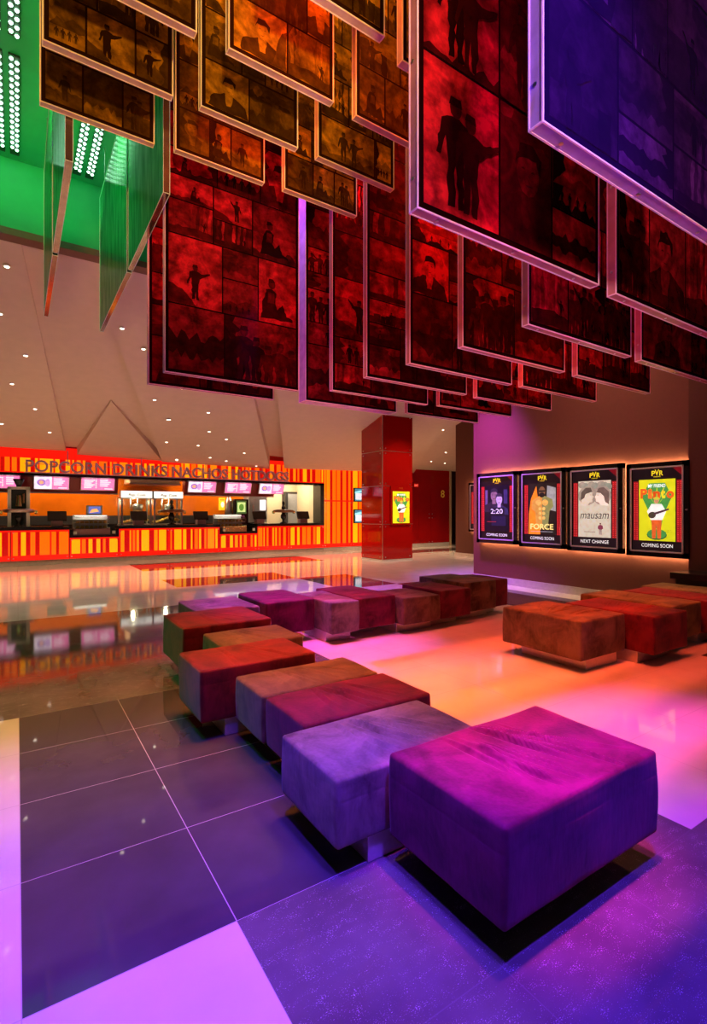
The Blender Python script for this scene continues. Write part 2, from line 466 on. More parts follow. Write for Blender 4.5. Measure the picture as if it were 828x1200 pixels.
# ------------------------------------------------------------------ walls and ceilings
YC = 15.3           # plane of the concession front
PX = 7.65           # poster wall
ZC = 5.96
w = MB(); w.box(PX, PX+0.25, 3.25, 7.23, 0, ZC); w.box(PX+0.25, 11.6, 6.98, 7.23, 0, ZC)
structure(w.build('wall_right', M['wall_brown']))
w = MB(); w.box(PX-0.12, PX+0.25, -5.0, 3.25, 0, ZC)
structure(w.build('wall_right_pier', M['wall_deep']))
w = MB(); w.box(PX-0.02, PX, 3.25, 7.23, 0, 0.13); w.box(PX-0.02, PX+0.02, 7.22, 7.25, 0, 0.13)
structure(w.build('baseboard_right', M['skirting']))
w = MB(); w.box(11.43, 11.65, 7.23, 11.55, 0, ZC)
structure(w.build('wall_far_right', M['wall_deep']))
w = MB(); w.box(11.40, 11.43, 7.23, 11.57, 0, 0.10)
structure(w.build('baseboard_far_right', M['skirting']))
w = MB(); w.box(-9.2, -9.0, -4.5, 18.5, 0, ZC)
structure(w.build('wall_left', M['wall_deep']))
# wall beyond the corridor mouth
w = MB(); w.box(14.78, 16.5, YC-1.1, YC-0.9, 2.45, 4.2)
structure(w.build('wall_corridor_soffit', M['wall_cream']))
w = MB(); w.box(14.78, 14.86, YC-0.05, YC+2.5, 0, 3.2, mi=0)
structure(w.build('wall_corridor_left', M['wall_cream']))
w = MB(); w.box(14.8, 18.5, YC+2.4, YC+2.6, 0, 3.5)
structure(w.build('wall_corridor_end', M['wall_deep']))
w = MB(); w.box(15.2, 16.2, YC+2.3, YC+2.4, 0, 2.2)
structure(w.build('door_corridor', M['black_matt']))

# high ceiling over the hanging panels, and the bulkhead that closes it
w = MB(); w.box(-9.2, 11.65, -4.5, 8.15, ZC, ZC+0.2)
structure(w.build('ceiling', M['ceil_green_light']))
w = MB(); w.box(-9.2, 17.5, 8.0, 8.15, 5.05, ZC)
structure(w.build('wall_bulkhead', M['ceil_green_light']))
w = MB(); w.box(-9.2, 17.5, 7.98, 8.2, 4.96, 5.05)
structure(w.build('trim_bulkhead', M['soffit_edge']))

# folded plaster ceiling descending to the concession
def plane_z(y): return 5.0 + (y-8.1)*(2.86-5.0)/(YC-8.1)
def facet(mb, pts, th=0.5):
    """pts (x, y, dz): slab hanging dz below/above the main slope"""
    n = len(pts)
    b = [(x, y, plane_z(y)+dz) for x, y, dz in pts]
    t = [(x, y, plane_z(y)+dz+th) for x, y, dz in pts]
    a = sum(pts[i][0]*pts[(i+1) % n][1]-pts[(i+1) % n][0]*pts[i][1] for i in range(n))
    if a < 0: b.reverse(); t.reverse()
    mb.add(b+t, [tuple(range(n))[::-1], tuple(range(n, 2*n))] + [(i, (i+1) % n, n+(i+1) % n, n+i) for i in range(n)])
YB = 15.32
def xat(u, y): dx, dy = tdir(u); return dx/dy*y
cf = MB()
facet(cf, [(-9, 8.1, 0), (0.03, 8.1, 0), (1.07, YB, 0.10), (-9, YB, 0.16)])                 # left fold
facet(cf, [(0.03, 8.1, 0.03), (0.79, 8.1, 0.03), (3.49, YB, 0.18), (1.0, YB, 0.22)])        # second fold
tri_y = 12.4
facet(cf, [(xat(130, tri_y), tri_y, 0.10), (xat(90, YB), YB, 0.02), (xat(190, YB), YB, -0.03)], 0.3)
facet(cf, [(0.79, 8.1, 0.0), (2.9, 8.1, 0.03), (6.84, YB, -0.10), (3.49, YB, -0.06)])
facet(cf, [(2.9, 8.1, 0.02), (3.6, 8.1, 0.03), (7.6, YB, 0.30), (6.6, YB, 0.34)])
facet(cf, [(3.6, 8.1, 0.0), (9.0, 8.1, 0), (12.9, YB, 0.02), (7.36, YB, -0.06)])
facet(cf, [(9.0, 8.1, 0.02), (16, 8.1, 0.02), (17.5, YB, 0.2), (12.9, YB, 0.17)])
structure(cf.build('ceiling_folded', M['ceil_beige']))

# recessed downlights in the folded ceiling
spots_px = [(8,312),(0,369),(30,419),(14,453),(41,483),(2,501),(58,511),(143,383),(168,407),(181,466),(198,489),(195,515),(207,535),
            (213,453),(181,466),(197,489),(244,481),(245,503),(265,512),(286,528),(232,519),(246,533),(265,537),(300,543),(207,536),
            (484+13,515),(486,514),(519,507),(501,525),(522,534),(505,545),(521,547),(507,491),(192,433)]
seen = set()
nlamp = 0
zones = ['left fold', 'fold over the counter', 'fold beside the red column']
for (u, v) in spots_px:
    if (u, v) in seen: continue
    seen.add((u, v))
    # intersect the ray with the main slope
    dx, dy = tdir(u); k = (600-v)/F_
    m_ = (2.86-5.0)/(YC-8.1)
    Z = (5.0-8.1*m_-H_)/(k-m_*dy)
    x, y = dx*Z, dy*Z
    if not (8.2 < y < YC-0.1): continue
    off = 0.0
    if x > 9: off = 0.02+0.15*(y-8.1)/7.2
    elif x < 0.03+(y-8.1)*0.144: off = 0.12*(y-8.1)/7.2
    else: off = -0.07*(y-8.1)/7.2
    z = plane_z(y)+off-0.004
    d = thing('ceiling_downlight', (x, y, z),
              'small round lit downlight in the folded beige ceiling', 'ceiling light', 'downlights in the folded beige ceiling')
    q = MB(); q.cyl((0,0,0), (0,0,-0.012), 0.048, 0.044, 16); q.build('rim', M['white'], d)
    q = MB(); q.cyl((0,0,-0.012), (0,0,-0.02), 0.031, 0.029, 14); q.build('lens', M['lamp'], d)

# ------------------------------------------------------------------ LED boards on the high ceiling
def led_board(x, y0, y1, label, pitch=0.1):
    d = thing('led_light_board', (x, (y0+y1)/2, ZC), label, 'ceiling light', 'green led boards on the ceiling')
    L2 = (y1-y0)/2
    for sx in (-0.075, 0.075):
        q = MB(); q.bbox(sx-0.05, sx+0.05, -L2, L2, -0.025, 0.0, 0.004); cb = q.build('carrier', M['led_plate'], d)
        n = int((y1-y0)/pitch); proto = None
        for i in range(n):
            for side in (-1, 1):
                yy = -L2+(i+0.5)*pitch+(0.022 if side > 0 else -0.012)
                if proto is None:
                    q = MB(); q.lathe([(0.0, -0.016), (0.012, -0.012), (0.0195, 0.0), (0.016, 0.006)], (0, 0, 0), 8)
                    o = proto = q.build('led', M['led'], d)
                else:
                    o = proto.copy(); COL.objects.link(o); o.parent = d
                o.location = (sx+side*0.024, yy, -0.03)
led_board(-0.10, 6.15, 7.85, 'green-white led board on the green-lit ceiling, the full board at the far left')
led_board(-0.10, 4.2, 5.9, 'green-white led board on the green-lit ceiling cut by the upper left corner')
led_board(0.75, 6.15, 7.85, 'green-white led board seen between the two green side-on panels')

# ------------------------------------------------------------------ hanging panels
def collage(art, W, H, rng, bd=0.018, rowh=(0.40, 0.62)):
    K = lambda t: (t, t, t)
    art.rect(0, W, 0, H, K(0.0))
    base_k = art.k
    y = bd
    while y < H-bd-0.1:
        rh = rng.uniform(*rowh)
        if y+rh > H-bd-0.25: rh = H-bd-y
        n = rng.choice([2, 2, 3, 3])
        cuts = [0]+sorted(rng.uniform(0.25, 0.75) for _ in range(n-1))+[1]
        if n == 3: cuts = [0, rng.uniform(.27, .4), rng.uniform(.6, .73), 1]
        for a, b in zip(cuts[:-1], cuts[1:]):
            x0 = bd+(W-2*bd)*a+0.006; x1 = bd+(W-2*bd)*b-0.006
            sub = [(y+0.006, y+rh-0.006)]
            if rng.random() < 0.3 and rh > 0.42:
                mid = y+rh*rng.uniform(.4, .6); sub = [(y+0.006, mid-0.005), (mid+0.005, y+rh-0.006)]
            for c0, c1 in sub:
                art.k = base_k
                picture(art, x0, x1, c0, c1, rng)
        y += rh

def clipx(v, a, b): return max(a, min(b, v))
def picture(art, x0, x1, y0, y1, rng):
    K = lambda t: (t, t, t)
    w, h = x1-x0, y1-y0
    bgt = rng.choice([0.12, 0.25, 0.4, 0.55, 0.7, 0.85])
    art.rect(x0, x1, y0, y1, K(bgt))
    def cp(pts): return [(clipx(a, x0, x1), clipx(b, y0, y1)) for a, b in pts]
    def rough(pts, amp):
        out = []
        for (ax, ay), (bx, by) in zip(pts, pts[1:]+pts[:1]):
            L = math.hypot(bx-ax, by-ay); n = max(1, min(5, int(L/.02)))
            for k in range(n):
                t = k/n; j = amp*min(L, .25)
                out.append((ax+(bx-ax)*t+rng.uniform(-j, j), ay+(by-ay)*t+rng.uniform(-j, j)))
        return out
    def poly(pts, t, amp=.05): art.poly(cp(rough(pts, amp)), K(t))
    def ground(yy, t, amp=.06):
        n = 14; art.poly(cp([(x0, y0), (x1, y0)]+[(x1-w*k/n, yy+h*rng.uniform(-amp, amp)) for k in range(n+1)]), K(t))
    def person(px, py, s, t, arms=0, t2=None):
        if t2 is not None: t2 = t+.10
        pts = [(-.10,0),(-.02,0),(0,.38),(.03,0),(.11,0),(.10,.45),(.13,.62),(.20,.42),(.24,.44),(.16,.78),(.05,.83),(-.05,.83),(-.16,.78),(-.24,.44),(-.2,.42),(-.12,.62),(-.1,.45)]
        if arms == 1: pts[10-1] = (.18,.78); pts[7] = (.42,.80); pts[8] = (.43,.85)
        if arms == 2: pts[12] = (-.15,.80); pts[13] = (-.40,1.0); pts[14] = (-.38,.94)
        poly([(px+a*s, py+b*s) for a, b in pts], t)
        poly([(px+.075*s*math.cos(k*PI/5), py+.91*s+.09*s*math.sin(k*PI/5)) for k in range(10)], t2 if t2 is not None else t)
        if t2 is not None:
            poly([(px-.08*s, py+.93*s), (px+.08*s, py+.93*s), (px+.06*s, py+1.01*s), (px-.06*s, py+1.01*s)], t)
    kind = rng.choice(['pair', 'pair', 'stand', 'stand', 'bust', 'seat', 'seat', 'hill', 'city', 'fall', 'bust2', 'crowd', 'plain'])
    hz = y0+h*rng.uniform(.25, .5)
    if kind in ('pair', 'stand', 'boat', 'hill', 'seat'):
        ground(hz, clipx(bgt+rng.choice([-.25, -.15, .15]), .05, .9), rng.choice([.01, .04, .08]))
        if rng.random() < .5: ground(y0+h*rng.uniform(.08, .2), rng.uniform(.02, .2), .08)
    if rng.random() < .6:
        for k in range(rng.randint(1, 4)):
            ca, cb, ra, rb = x0+w*rng.random(), y1-h*rng.uniform(0, .35), w*rng.uniform(.1, .3), h*rng.uniform(.04, .14)
            art.poly(cp([(ca+ra*math.cos(q*PI/8)*rng.uniform(.7, 1.2), cb+rb*math.sin(q*PI/8)*rng.uniform(.7, 1.2)) for q in range(16)]), K(clipx(bgt+rng.uniform(-.2, .25), .04, 1)))
    if rng.random() < .35:
        sx = rng.choice([0, 1]); ca = x0+w*sx
        art.poly(cp([(ca, y0)]+[(ca+(1-2*sx)*w*rng.uniform(.08, .3), y0+h*k/10) for k in range(11)]+[(ca, y1)]), K(rng.uniform(.0, .12)))
    dk = rng.uniform(.0, .07)
    if kind == 'pair':
        person(x0+w*.4, y0+h*.05, h*.75, dk, 0, bgt*.6); person(x0+w*.6, y0+h*.04, h*.7, dk+.03, rng.choice([0, 1]), bgt*.6)
    elif kind == 'stand':
        person(x0+w*rng.uniform(.35, .65), y0+h*.1, h*rng.uniform(.5, .75), dk, rng.choice([0, 1, 2]), bgt*.5)
        poly([(x0, y0), (x0+w*.5, y0), (x0+w*.3, y0+h*.2), (x0, y0+h*.3)], dk+.1)
    elif kind in ('bust', 'bust2'):
        cx = x0+w*rng.uniform(.35, .65); s = h*.95
        poly([(cx-.5*s, y0), (cx+.5*s, y0), (cx+.42*s, y0+.28*s), (cx+.12*s, y0+.42*s), (cx-.12*s, y0+.42*s), (cx-.42*s, y0+.28*s)], dk+.04)
        poly([(cx-.06*s, y0+.15*s), (cx+.06*s, y0+.15*s), (cx+.1*s, y0+.42*s), (cx-.1*s, y0+.42*s)], bgt*.9)
        poly([(cx+.14*s*math.cos(k*PI/6), y0+.60*s+.19*s*math.sin(k*PI/6)) for k in range(12)], min(.85, bgt+.15))
        poly([(cx-.16*s, y0+.62*s), (cx-.12*s, y0+.70*s), (cx+.1*s, y0+.72*s), (cx+.15*s, y0+.6*s), (cx+.17*s, y0+.75*s), (cx+.05*s, y0+.84*s), (cx-.1*s, y0+.82*s)], dk)
        for sx in (-.06, .06):
            poly([(cx+sx*s-.03*s, y0+.615*s), (cx+sx*s+.03*s, y0+.615*s), (cx+sx*s, y0+.635*s)], dk+.05)
        poly([(cx-.05*s, y0+.5*s), (cx+.05*s, y0+.5*s), (cx, y0+.485*s)], dk+.1)
        if kind == 'bust2':
            poly([(x1-w*.3, y0), (x1, y0), (x1, y0+h*.8), (x1-w*.12, y0+h*.7)], dk+.12)
    elif kind == 'seat':
        px, s = x0+w*rng.uniform(.3, .6), h*.8
        poly([(px+a*s, y0+.08*h+b*s) for a, b in [(-.25,0),(.45,0),(.45,.06),(.3,.1),(.22,.33),(.1,.2),(.05,.3),(.08,.52),(-.02,.6),(-.14,.58),(-.22,.3)]], dk)
        poly([(px-.02*s+.08*s*math.cos(k*PI/5), y0+.08*h+.68*s+.09*s*math.sin(k*PI/5)) for k in range(10)], dk+.08)
        poly([(px-.1*s, y0+.08*h+.70*s), (px+.06*s, y0+.08*h+.74*s), (px, y0+.08*h+.8*s), (px-.09*s, y0+.08*h+.79*s)], dk)
        poly([(px-.12*s, y0+.08*h+.3*s), (px+.03*s, y0+.08*h+.3*s), (px+.03*s, y0+.08*h+.52*s), (px-.1*s, y0+.08*h+.52*s)], dk+.12)
    elif kind == 'hill':
        poly([(x0, hz-.02), (x0+w*.2, hz+h*.12), (x0+w*.4, hz+h*.05), (x0+w*.65, hz+h*.2), (x1, hz+h*.08), (x1, hz-.02)], bgt*.5)
        for k in range(4): person(x0+w*(.2+.18*k), y0+h*.08, h*.22, dk)
    elif kind == 'city':
        xx = x0
        while xx < x1-.01:
            bw = rng.uniform(.04, .1); bh = h*rng.uniform(.2, .65)
            poly([(xx, y0), (xx+bw, y0), (xx+bw, y0+bh), (xx, y0+bh)], rng.uniform(.03, .2)); xx += bw
        person(x0+w*.3, y0, h*.6, dk, 1, bgt*.6)
    elif kind == 'fall':
        for k in range(7):
            a = x0+w*(k+.3)/7
            poly([(a, y0+h*.2), (a+w*.06, y0+h*.2), (a+w*.08, y1), (a+w*.01, y1)], rng.uniform(.1, .8))
        poly([(x0, y0), (x1, y0), (x1, y0+h*.2), (x0+w*.5, y0+h*.28), (x0, y0+h*.22)], dk+.05)
        person(x0+w*.8, y0+h*.2, h*.3, dk, 2)
    elif kind == 'boat':
        poly([(x0+w*.1, hz-h*.1), (x0+w*.9, hz-h*.12), (x0+w*.78, hz-h*.25), (x0+w*.22, hz-h*.25)], dk)
        poly([(x0+w*.45, hz-h*.1), (x0+w*.48, hz-h*.1), (x0+w*.48, y1-h*.1), (x0+w*.45, y1-h*.1)], dk)
        person(x0+w*.65, hz-h*.12, h*.35, dk, 1, bgt*.6); person(x0+w*.3, hz-h*.12, h*.3, dk, 0, bgt*.6)
    elif kind == 'plain':
        ground(y0+h*.55, rng.uniform(.05, .2), .1); ground(y0+h*.25, rng.uniform(.2, .6), .08)
    else:
        for k in range(6):
            person(x0+w*(.08+.17*k), y0-h*rng.uniform(.0, .25), h*rng.uniform(.75, 1.0), rng.uniform(.02, .15), rng.choice([0, 1, 2]), bgt*.8)

def box_edges(mb, x0, x1, y0, y1, z0, z1, r):
    for y in (y0, y1):
        for z in (z0, z1): mb.box(x0-r, x1+r, y-r, y+r, z-r, z+r)
        for x in (x0, x1): mb.box(x-r, x+r, y-r, y+r, z0+r, z1-r)
    for x in (x0, x1):
        for z in (z0, z1): mb.box(x-r, x+r, y0+r, y1-r, z-r, z+r)

TH_P = 0.046
def hang_panel(x, y, z, W, Htop, col, label, seed, group, name='hanging_photo_panel', bolts=False, TH_P=TH_P, edge=None):
    H = Htop-z
    d = thing(name, (x+W/2, y+TH_P/2, z), label, 'hanging panel', group)
    x0, x1 = -W/2, W/2
    y0, y1 = -TH_P/2, TH_P/2
    q = MB(); q.box(x0, x1, y0+0.001, y1, 0, H); q.build('acrylic_body', M['edge_'+(edge or col)], d)
    rng = random.Random(seed)
    a = Art((x0+0.006, y0, 0.006), (1,0,0), (0,-1,0), 0.00015)
    collage(a, W-0.012, H-0.012, rng, rowh=(0.40, 0.60) if W > 1 else (0.26, 0.36))
    a.build('photo_print', M['print_'+col], d)
    q = MB(); box_edges(q, x0, x1, y0, y1, 0, H, 0.0028)
    q.build('edge_highlight', M['trim_'+('red' if col == 'violet' else col)], d)  # thin bars drawn as the highlight on the panel edges
    for sx in (-0.36, 0.36):
        q = MB(); q.cyl((sx*W, 0, H-0.01), (sx*W, 0, ZC-z+0.0), 0.004, n=8); q.build('suspension_wire', M['cable'], d)
    if bolts:
        for k in range(3):
            q = MB(); q.cyl((x0-0.003, 0, 0.12+k*0.45), (x0-0.006, 0, 0.12+k*0.45), 0.007, n=12); q.build('bolt', M['steel'], d)
            q = MB(); q.cyl((x0+0.12+k*0.45, 0, -0.003), (x0+0.12+k*0.45, 0, -0.006), 0.007, n=12); q.build('bolt', M['steel'], d)
    return d

GR = 'red hanging photo panels'; GO = 'amber hanging photo panels'; GG = 'green side-on hanging panels'
reds = [  # u, v of the lower left front corner, row distance, label
 (635.5,142, 0.93,'violet','largest and nearest hanging panel, violet-blue light painted into its dim stills, in the top right corner'),
 (489,243, 1.48,'red','big red film-still panel, second nearest, just left of the violet-lit one'),
 (480,425.7,3.10,'red','red film-still panel directly below the lower left corner of the big red panel'),
 (429.5,441.4,3.60,'red','red film-still panel whose lower edge ends above the middle of the red column'),
 (389.2,457,4.17,'red','red film-still panel right of the one with the violet-lit edge'),
 (358,469,4.73,'red','rear red film-still panel just left of the red column, with violet light painted on its left edge'),
 (193,435,4.25,'red','wide red film-still panel at the left, overlapping another red panel right behind it'),
 (174,449.3,4.78,'red','red film-still panel mostly hidden behind the wide left one, farthest left red panel'),
 (477,484,4.71,'red','rearmost red film-still panel, above the gap between red column and brown wall'),
 (514.6,475,4.19,'red','red film-still panel, second from the rear, above the dark violet 2:20 poster'),
 (558.5,465.4,3.60,'red','red film-still panel, third from the rear, above the FORCE poster'),
 (612,452.4,3.12,'red','red film-still panel above the gap between the FORCE and mausam posters'),
 (542,406,2.63,'red','red film-still panel right behind the middle of the big red panel'),
 (618.7,380,2.07,'red','red film-still panel under the lower right corner of the big red panel'),
 (676,439.6,2.58,'red','red film-still panel above the gap between the mausam and Pinto posters'),
 (721.4,344,1.48,'red','large red film-still panel under the long lower edge of the violet-lit panel'),
 (751,422,2.03,'red','red film-still panel over the Pinto poster, behind a larger red one'),
]
for i, (u, v, y, c, lab) in enumerate(reds):
    x, z = at_y(u, v, y)
    top = 5.35 if y > 1.2 else 5.1
    hang_panel(x, y, z, 1.2, top, c, lab, 100+i*3, GR, bolts=(y < 2.2), TH_P=.15 if i == 5 else TH_P, edge='violet' if i == 5 else None)

oranges = [  # column x, row y, pixel (u, v) of a lower corner if known, label
 (47,118, 3.86,'amber film-still panel lowest at the far left in front of the green-lit ceiling'),
 (50,46, 3.31,'amber film-still panel at upper left, just above and in front of the lowest left one'),
 (None,(0.13,4.02), 2.84,'amber panel with violet sheen cut by the top border at upper left'),
 (205.7,174.4, 3.86,'amber film-still panel hanging right above the wide red left panel'),
 (235.4,123.7, 3.31,'amber film-still panel in the second hanging column, middle of three overlapping'),
 (268,56, 2.84,'amber film-still panel in the second hanging column, third from the front, above the red zone'),
 (None,(1.0,4.0), 2.27,'orange-red panel cut by the top border just left of centre'),
 (333.3,220.6, 3.76,'dark amber film-still panel hanging lowest in the middle, above violet-lit panel edges'),
 (372.6,183, 3.27,'amber film-still panel between the lowest dark amber one and the orange one'),
 (417,135, 2.84,'orange film-still panel directly left of the big red second-nearest panel'),
 (None,(1.83,3.93), 2.27,'orange panel almost hidden behind the left edge of the big red panel'),
]
for i, (u, v, y, lab) in enumerate(oranges):
    if u is None: x, z = v
    else: x, z = at_y(u, v, y)
    hang_panel(x, y, z, 0.70, 5.5, 'orange', lab, 300+i*5, GO)

def green_panel(x, y0, y1, z0, z1, label):
    d = thing('hanging_glass_panel', (x, (y0+y1)/2, z0), label, 'hanging panel', GG)
    L2 = (y1-y0)/2; H = z1-z0
    q = MB(); q.bbox(0.0, 0.04, -L2, L2, 0.004, H, 0.003); q.build('acrylic_sheet', M['green'], d)
    q = MB(); q.bbox(-0.002, 0.044, -L2-0.003, L2+0.003, -0.006, 0.004, 0.002); q.box(-0.001, 0.041, -L2-0.006, -L2-0.001, 0.004, H)
    q.build('edge_strip', M['edge_green'], d)
    q = MB(); box_edges(q, -0.002, 0.044, -L2-0.004, L2+0.004, -0.006, H, 0.002); q.build('edge_highlight', M['trim_green'], d)
    for sy in (-0.7, 0.7):
        q = MB(); q.cyl((0.02, sy*L2, H), (0.02, sy*L2, ZC-z0), 0.004, n=8); q.build('suspension_wire', M['cable'], d)
mG = 2.1
zG = 1.36+1.13*mG
def gy(u, x): dx, dy = tdir(u); return x*dy/dx
xg1, xg2 = 0.905, 0.272
green_panel(xg1, gy(149, xg1)+0.02, gy(117, xg1), zG, 5.47, 'green glass panel turned side-on, rear half of the right-hand green pair')
green_panel(xg1, 3.93, gy(149, xg1)-0.06, zG, 5.47, 'green glass panel turned side-on, near half of the pair beside the amber panels')
green_panel(xg2, 5.45, 7.2, zG, 5.47, 'narrow-looking green glass panel, rear half of the left-hand pair against the beige ceiling')
green_panel(xg2, 3.93, 5.38, zG, 5.47, 'narrow-looking green glass panel, near half of the left-hand pair under the lowest amber panel')

# ------------------------------------------------------------------ ottomans
def ottoman(x0, x1, y0, y1, t, mat, label, long_axis, wr=0.5, seed=1, rz=0.0, plinth=None):
    cx, cy = (x0+x1)/2, (y0+y1)/2
    d = thing('velvet_ottoman', (cx, cy, 0), label, 'ottoman', 'velvet ottomans of the seating islands', rz)
    a, b = (x1-x0)/2-.005, (y1-y0)/2-.005
    z0, z1, r = 0.105, t, 0.014
    rng = random.Random(seed)
    res = 0.0065 if wr > 0.8 else 0.011
    nx, ny = max(16, int(a*2/res)), max(16, int(b*2/res))
    def lv(lo, hi, n):
        m = [lo, lo+r*.3, lo+r*.65, lo+r]
        core = [lo+r+(hi-lo-2*r)*i/n for i in range(1, n)]
        return m+core+[hi-r, hi-r*.65, hi-r*.3, hi]
    xs, ys = lv(-a, a, nx), lv(-b, b, ny)
    zs = lv(z0, z1, 14)
    seam = z1-0.085
    zs = sorted(set([z for z in zs if abs(z-seam) > 0.011]+[seam-0.009, seam-0.004, seam, seam+0.004, seam+0.009]))
    idx = {}; V = []; Fs = []
    creases = []
    nc = int(11*wr)+2
    for k in range(nc):
        f = (k+.5)/nc-.5
        ang = (PI/2+.25 if a > b else 0.25)+f*0.7+rng.gauss(0, 0.08)
        if a > b: px, py = f*a*1.0+rng.uniform(-.05, .05), rng.uniform(-b*.35, b*.35)
        else: px, py = rng.uniform(-a*.35, a*.35), f*b*1.0+rng.uniform(-.05, .05)
        creases.append((px, py, math.cos(ang), math.sin(ang), rng.uniform(.10, .26), rng.uniform(.006, .010), rng.uniform(.006, .011)*(0.4+wr)))
    ns = rng.uniform(0, 50)
    def vid(x, y, z):
        k = (round(x, 5), round(y, 5), round(z, 5))
        if k in idx: return idx[k]
        p = Vector((x, y, z))
        q = Vector((clipx(x, -a+r, a-r), clipx(y, -b+r, b-r), clipx(z, z0+r, z1-r)))
        n = p-q
        if n.length > 1e-9:
            n.normalize(); p = q+n*r
        # soft upholstery: gentle bulge, seam groove, wrinkles on the top
        bul = mnoise.noise(Vector((x*4+ns, y*4, z*4)))*0.005
        side = max(abs(n.x), abs(n.y))
        if side > 0.3:
            bul += -0.0005*math.exp(-((z-seam)/0.005)**2)
            bul += 0.004*math.sin(PI*clipx((z-z0)/(z1-z0), 0, 1))
        p = p+n*bul
        if n.z > 0.5:
            dz = 0
            for (px, py, ca, sa, ln, wd, hh) in creases:
                u = (x-px)*ca+(y-py)*sa; v = -(x-px)*sa+(y-py)*ca+0.25*u*u
                dz += hh*math.exp(-(u/ln)**4)*(math.exp(-(v/wd)**2)-0.6*math.exp(-((v-wd*1.6)/wd)**2))
            edge = min(1, (a-abs(x))/0.05, (b-abs(y))/0.05)
            p.z += dz*max(0, edge)+0.006*(1-(x/a)**2)*(1-(y/b)**2)
        idx[k] = len(V); V.append(p[:]); return idx[k]
    for (A, B, ax, val, flip) in ((xs, ys, 2, z1, 0), (xs, ys, 2, z0, 1), (xs, zs, 1, -b, 0), (xs, zs, 1, b, 1), (ys, zs, 0, -a, 1), (ys, zs, 0, a, 0)):
        for i in range(len(A)-1):
            for j in range(len(B)-1):
                c = [(A[i], B[j]), (A[i+1], B[j]), (A[i+1], B[j+1]), (A[i], B[j+1])]
                ids = []
                for p, q in c:
                    if ax == 2: ids.append(vid(p, q, val))
                    elif ax == 1: ids.append(vid(p, val, q))
                    else: ids.append(vid(val, p, q))
                if flip: ids.reverse()
                Fs.append(tuple(ids))
    mb = MB(); mb.add(V, Fs, smooth=True)
    mb.build('upholstered_block', M[mat], d, recalc=False)
    ix, iy = (0.15, 0.015) if long_axis == 'x' else (0.015, 0.15)
    pl = plinth or (-a+ix, a-ix, -b+iy, b-iy)
    q = MB(); q.bbox(pl[0], pl[1], pl[2], pl[3], 0.0, z0+0.004, 0.003)
    q.build('plinth', M['plinth'], d)
    return d
OT = [
 (1.20,2.10,1.01,1.585,.425,'v_magenta','large burgundy velvet ottoman nearest to the viewer, wrinkled magenta-lit top','x',1.0,(-.22,.3,-.08,.24)),
 (0.98,1.78,1.60,2.085,.367,'v_grey','taupe grey velvet ottoman directly behind the nearest large burgundy one','x',.7,None),
 (1.11,1.90,2.10,2.55,.367,'v_crimson','crimson velvet ottoman wedged between two taupe and brown ones in the left row','x',.7,None),
 (1.10,1.88,2.56,2.98,.365,'v_brown','brown velvet ottoman with greenish side, third behind the nearest burgundy one','x',.3,None),
 (0.90,1.68,3.00,3.50,.42,'v_red','red velvet ottoman sticking out left of the row, with a white plinth corner below','x',.4,None),
 (1.22,1.86,3.52,4.02,.40,'v_brown','small brown velvet ottoman framed by two red ones in the left row','x',.3,None),
 (1.08,1.83,4.05,4.73,.45,'v_red','red velvet ottoman at the far left corner of the seating, farthest left','x',.4,None),
 (1.44,2.075,4.88,5.62,.40,'v_grey','pale mauve-lit velvet ottoman behind the far left red one','y',.4,None),
 (2.09,2.65,4.76,5.56,.44,'v_magenta','magenta-lit burgundy velvet ottoman, second from the left in the back row','y',.3,(-.2,.2,-.12,.3)),
 (2.675,3.02,4.46,5.25,.43,'v_grey','narrow taupe velvet ottoman with pale left side in the back row','y',.3,None),
 (3.03,3.55,4.52,5.45,.43,'v_crimson','crimson velvet ottoman in the middle of the back row','y',.3,(-.2,.2,-.2,.35)),
 (3.56,4.12,4.40,5.05,.40,'v_brown','brown velvet ottoman right of the middle crimson one in the back row','y',.4,None),
 (4.13,4.64,4.42,5.15,.43,'v_crimson','crimson velvet ottoman tucked beside the tall brown one in the back row','y',.3,(-.2,.2,-.15,.3)),
 (4.65,5.245,4.55,5.42,.47,'v_brown','tallest brown velvet ottoman near the right end of the back row','y',.4,None),
 (5.265,5.53,4.60,5.25,.46,'v_crimson','narrow crimson velvet ottoman at the right end of the back row','y',.2,(-.1,.08,-.12,.25)),
 (3.93,4.615,2.51,3.35,.44,'v_brown','orange-lit brown velvet ottoman, leftmost of the right-hand group, wrinkled top','y',.9,(-.20,.28,-.37,.30)),
 (4.63,5.25,2.27,3.15,.44,'v_red','red velvet ottoman beside the orange-lit brown one in the right-hand group','y',.5,None),
 (5.29,5.90,2.42,3.40,.44,'v_olive','olive velvet ottoman third from the left in the right-hand group','y',.6,None),
 (5.93,6.48,2.32,3.28,.44,'v_red','red velvet ottoman cut by the right border, between two olive ones','y',.4,None),
 (6.51,7.05,2.42,3.36,.44,'v_olive','olive velvet ottoman at the far end of the right-hand group by the black bench','y',.4,None),
]
for i, (x0, x1, y0, y1, t, m_, lab, ax, wr, pl) in enumerate(OT):
    ottoman(x0, x1, y0, y1, t, m_, lab, ax, wr, 20+i*7, plinth=pl)

# black bench by the pier
d = thing('low_bench', (7.29, 2.72, 0), 'low black bench with slab top against the brown wall at the right border', 'bench')
q = MB(); q.bbox(-0.23, 0.23, -0.55, 0.55, 0.50, 0.58, 0.006); q.build('seat_slab', M['black'], d)
q = MB(); q.bbox(-0.19, 0.21, -0.50, 0.50, 0.0, 0.50, 0.006); q.build('base', M['black_matt'], d)

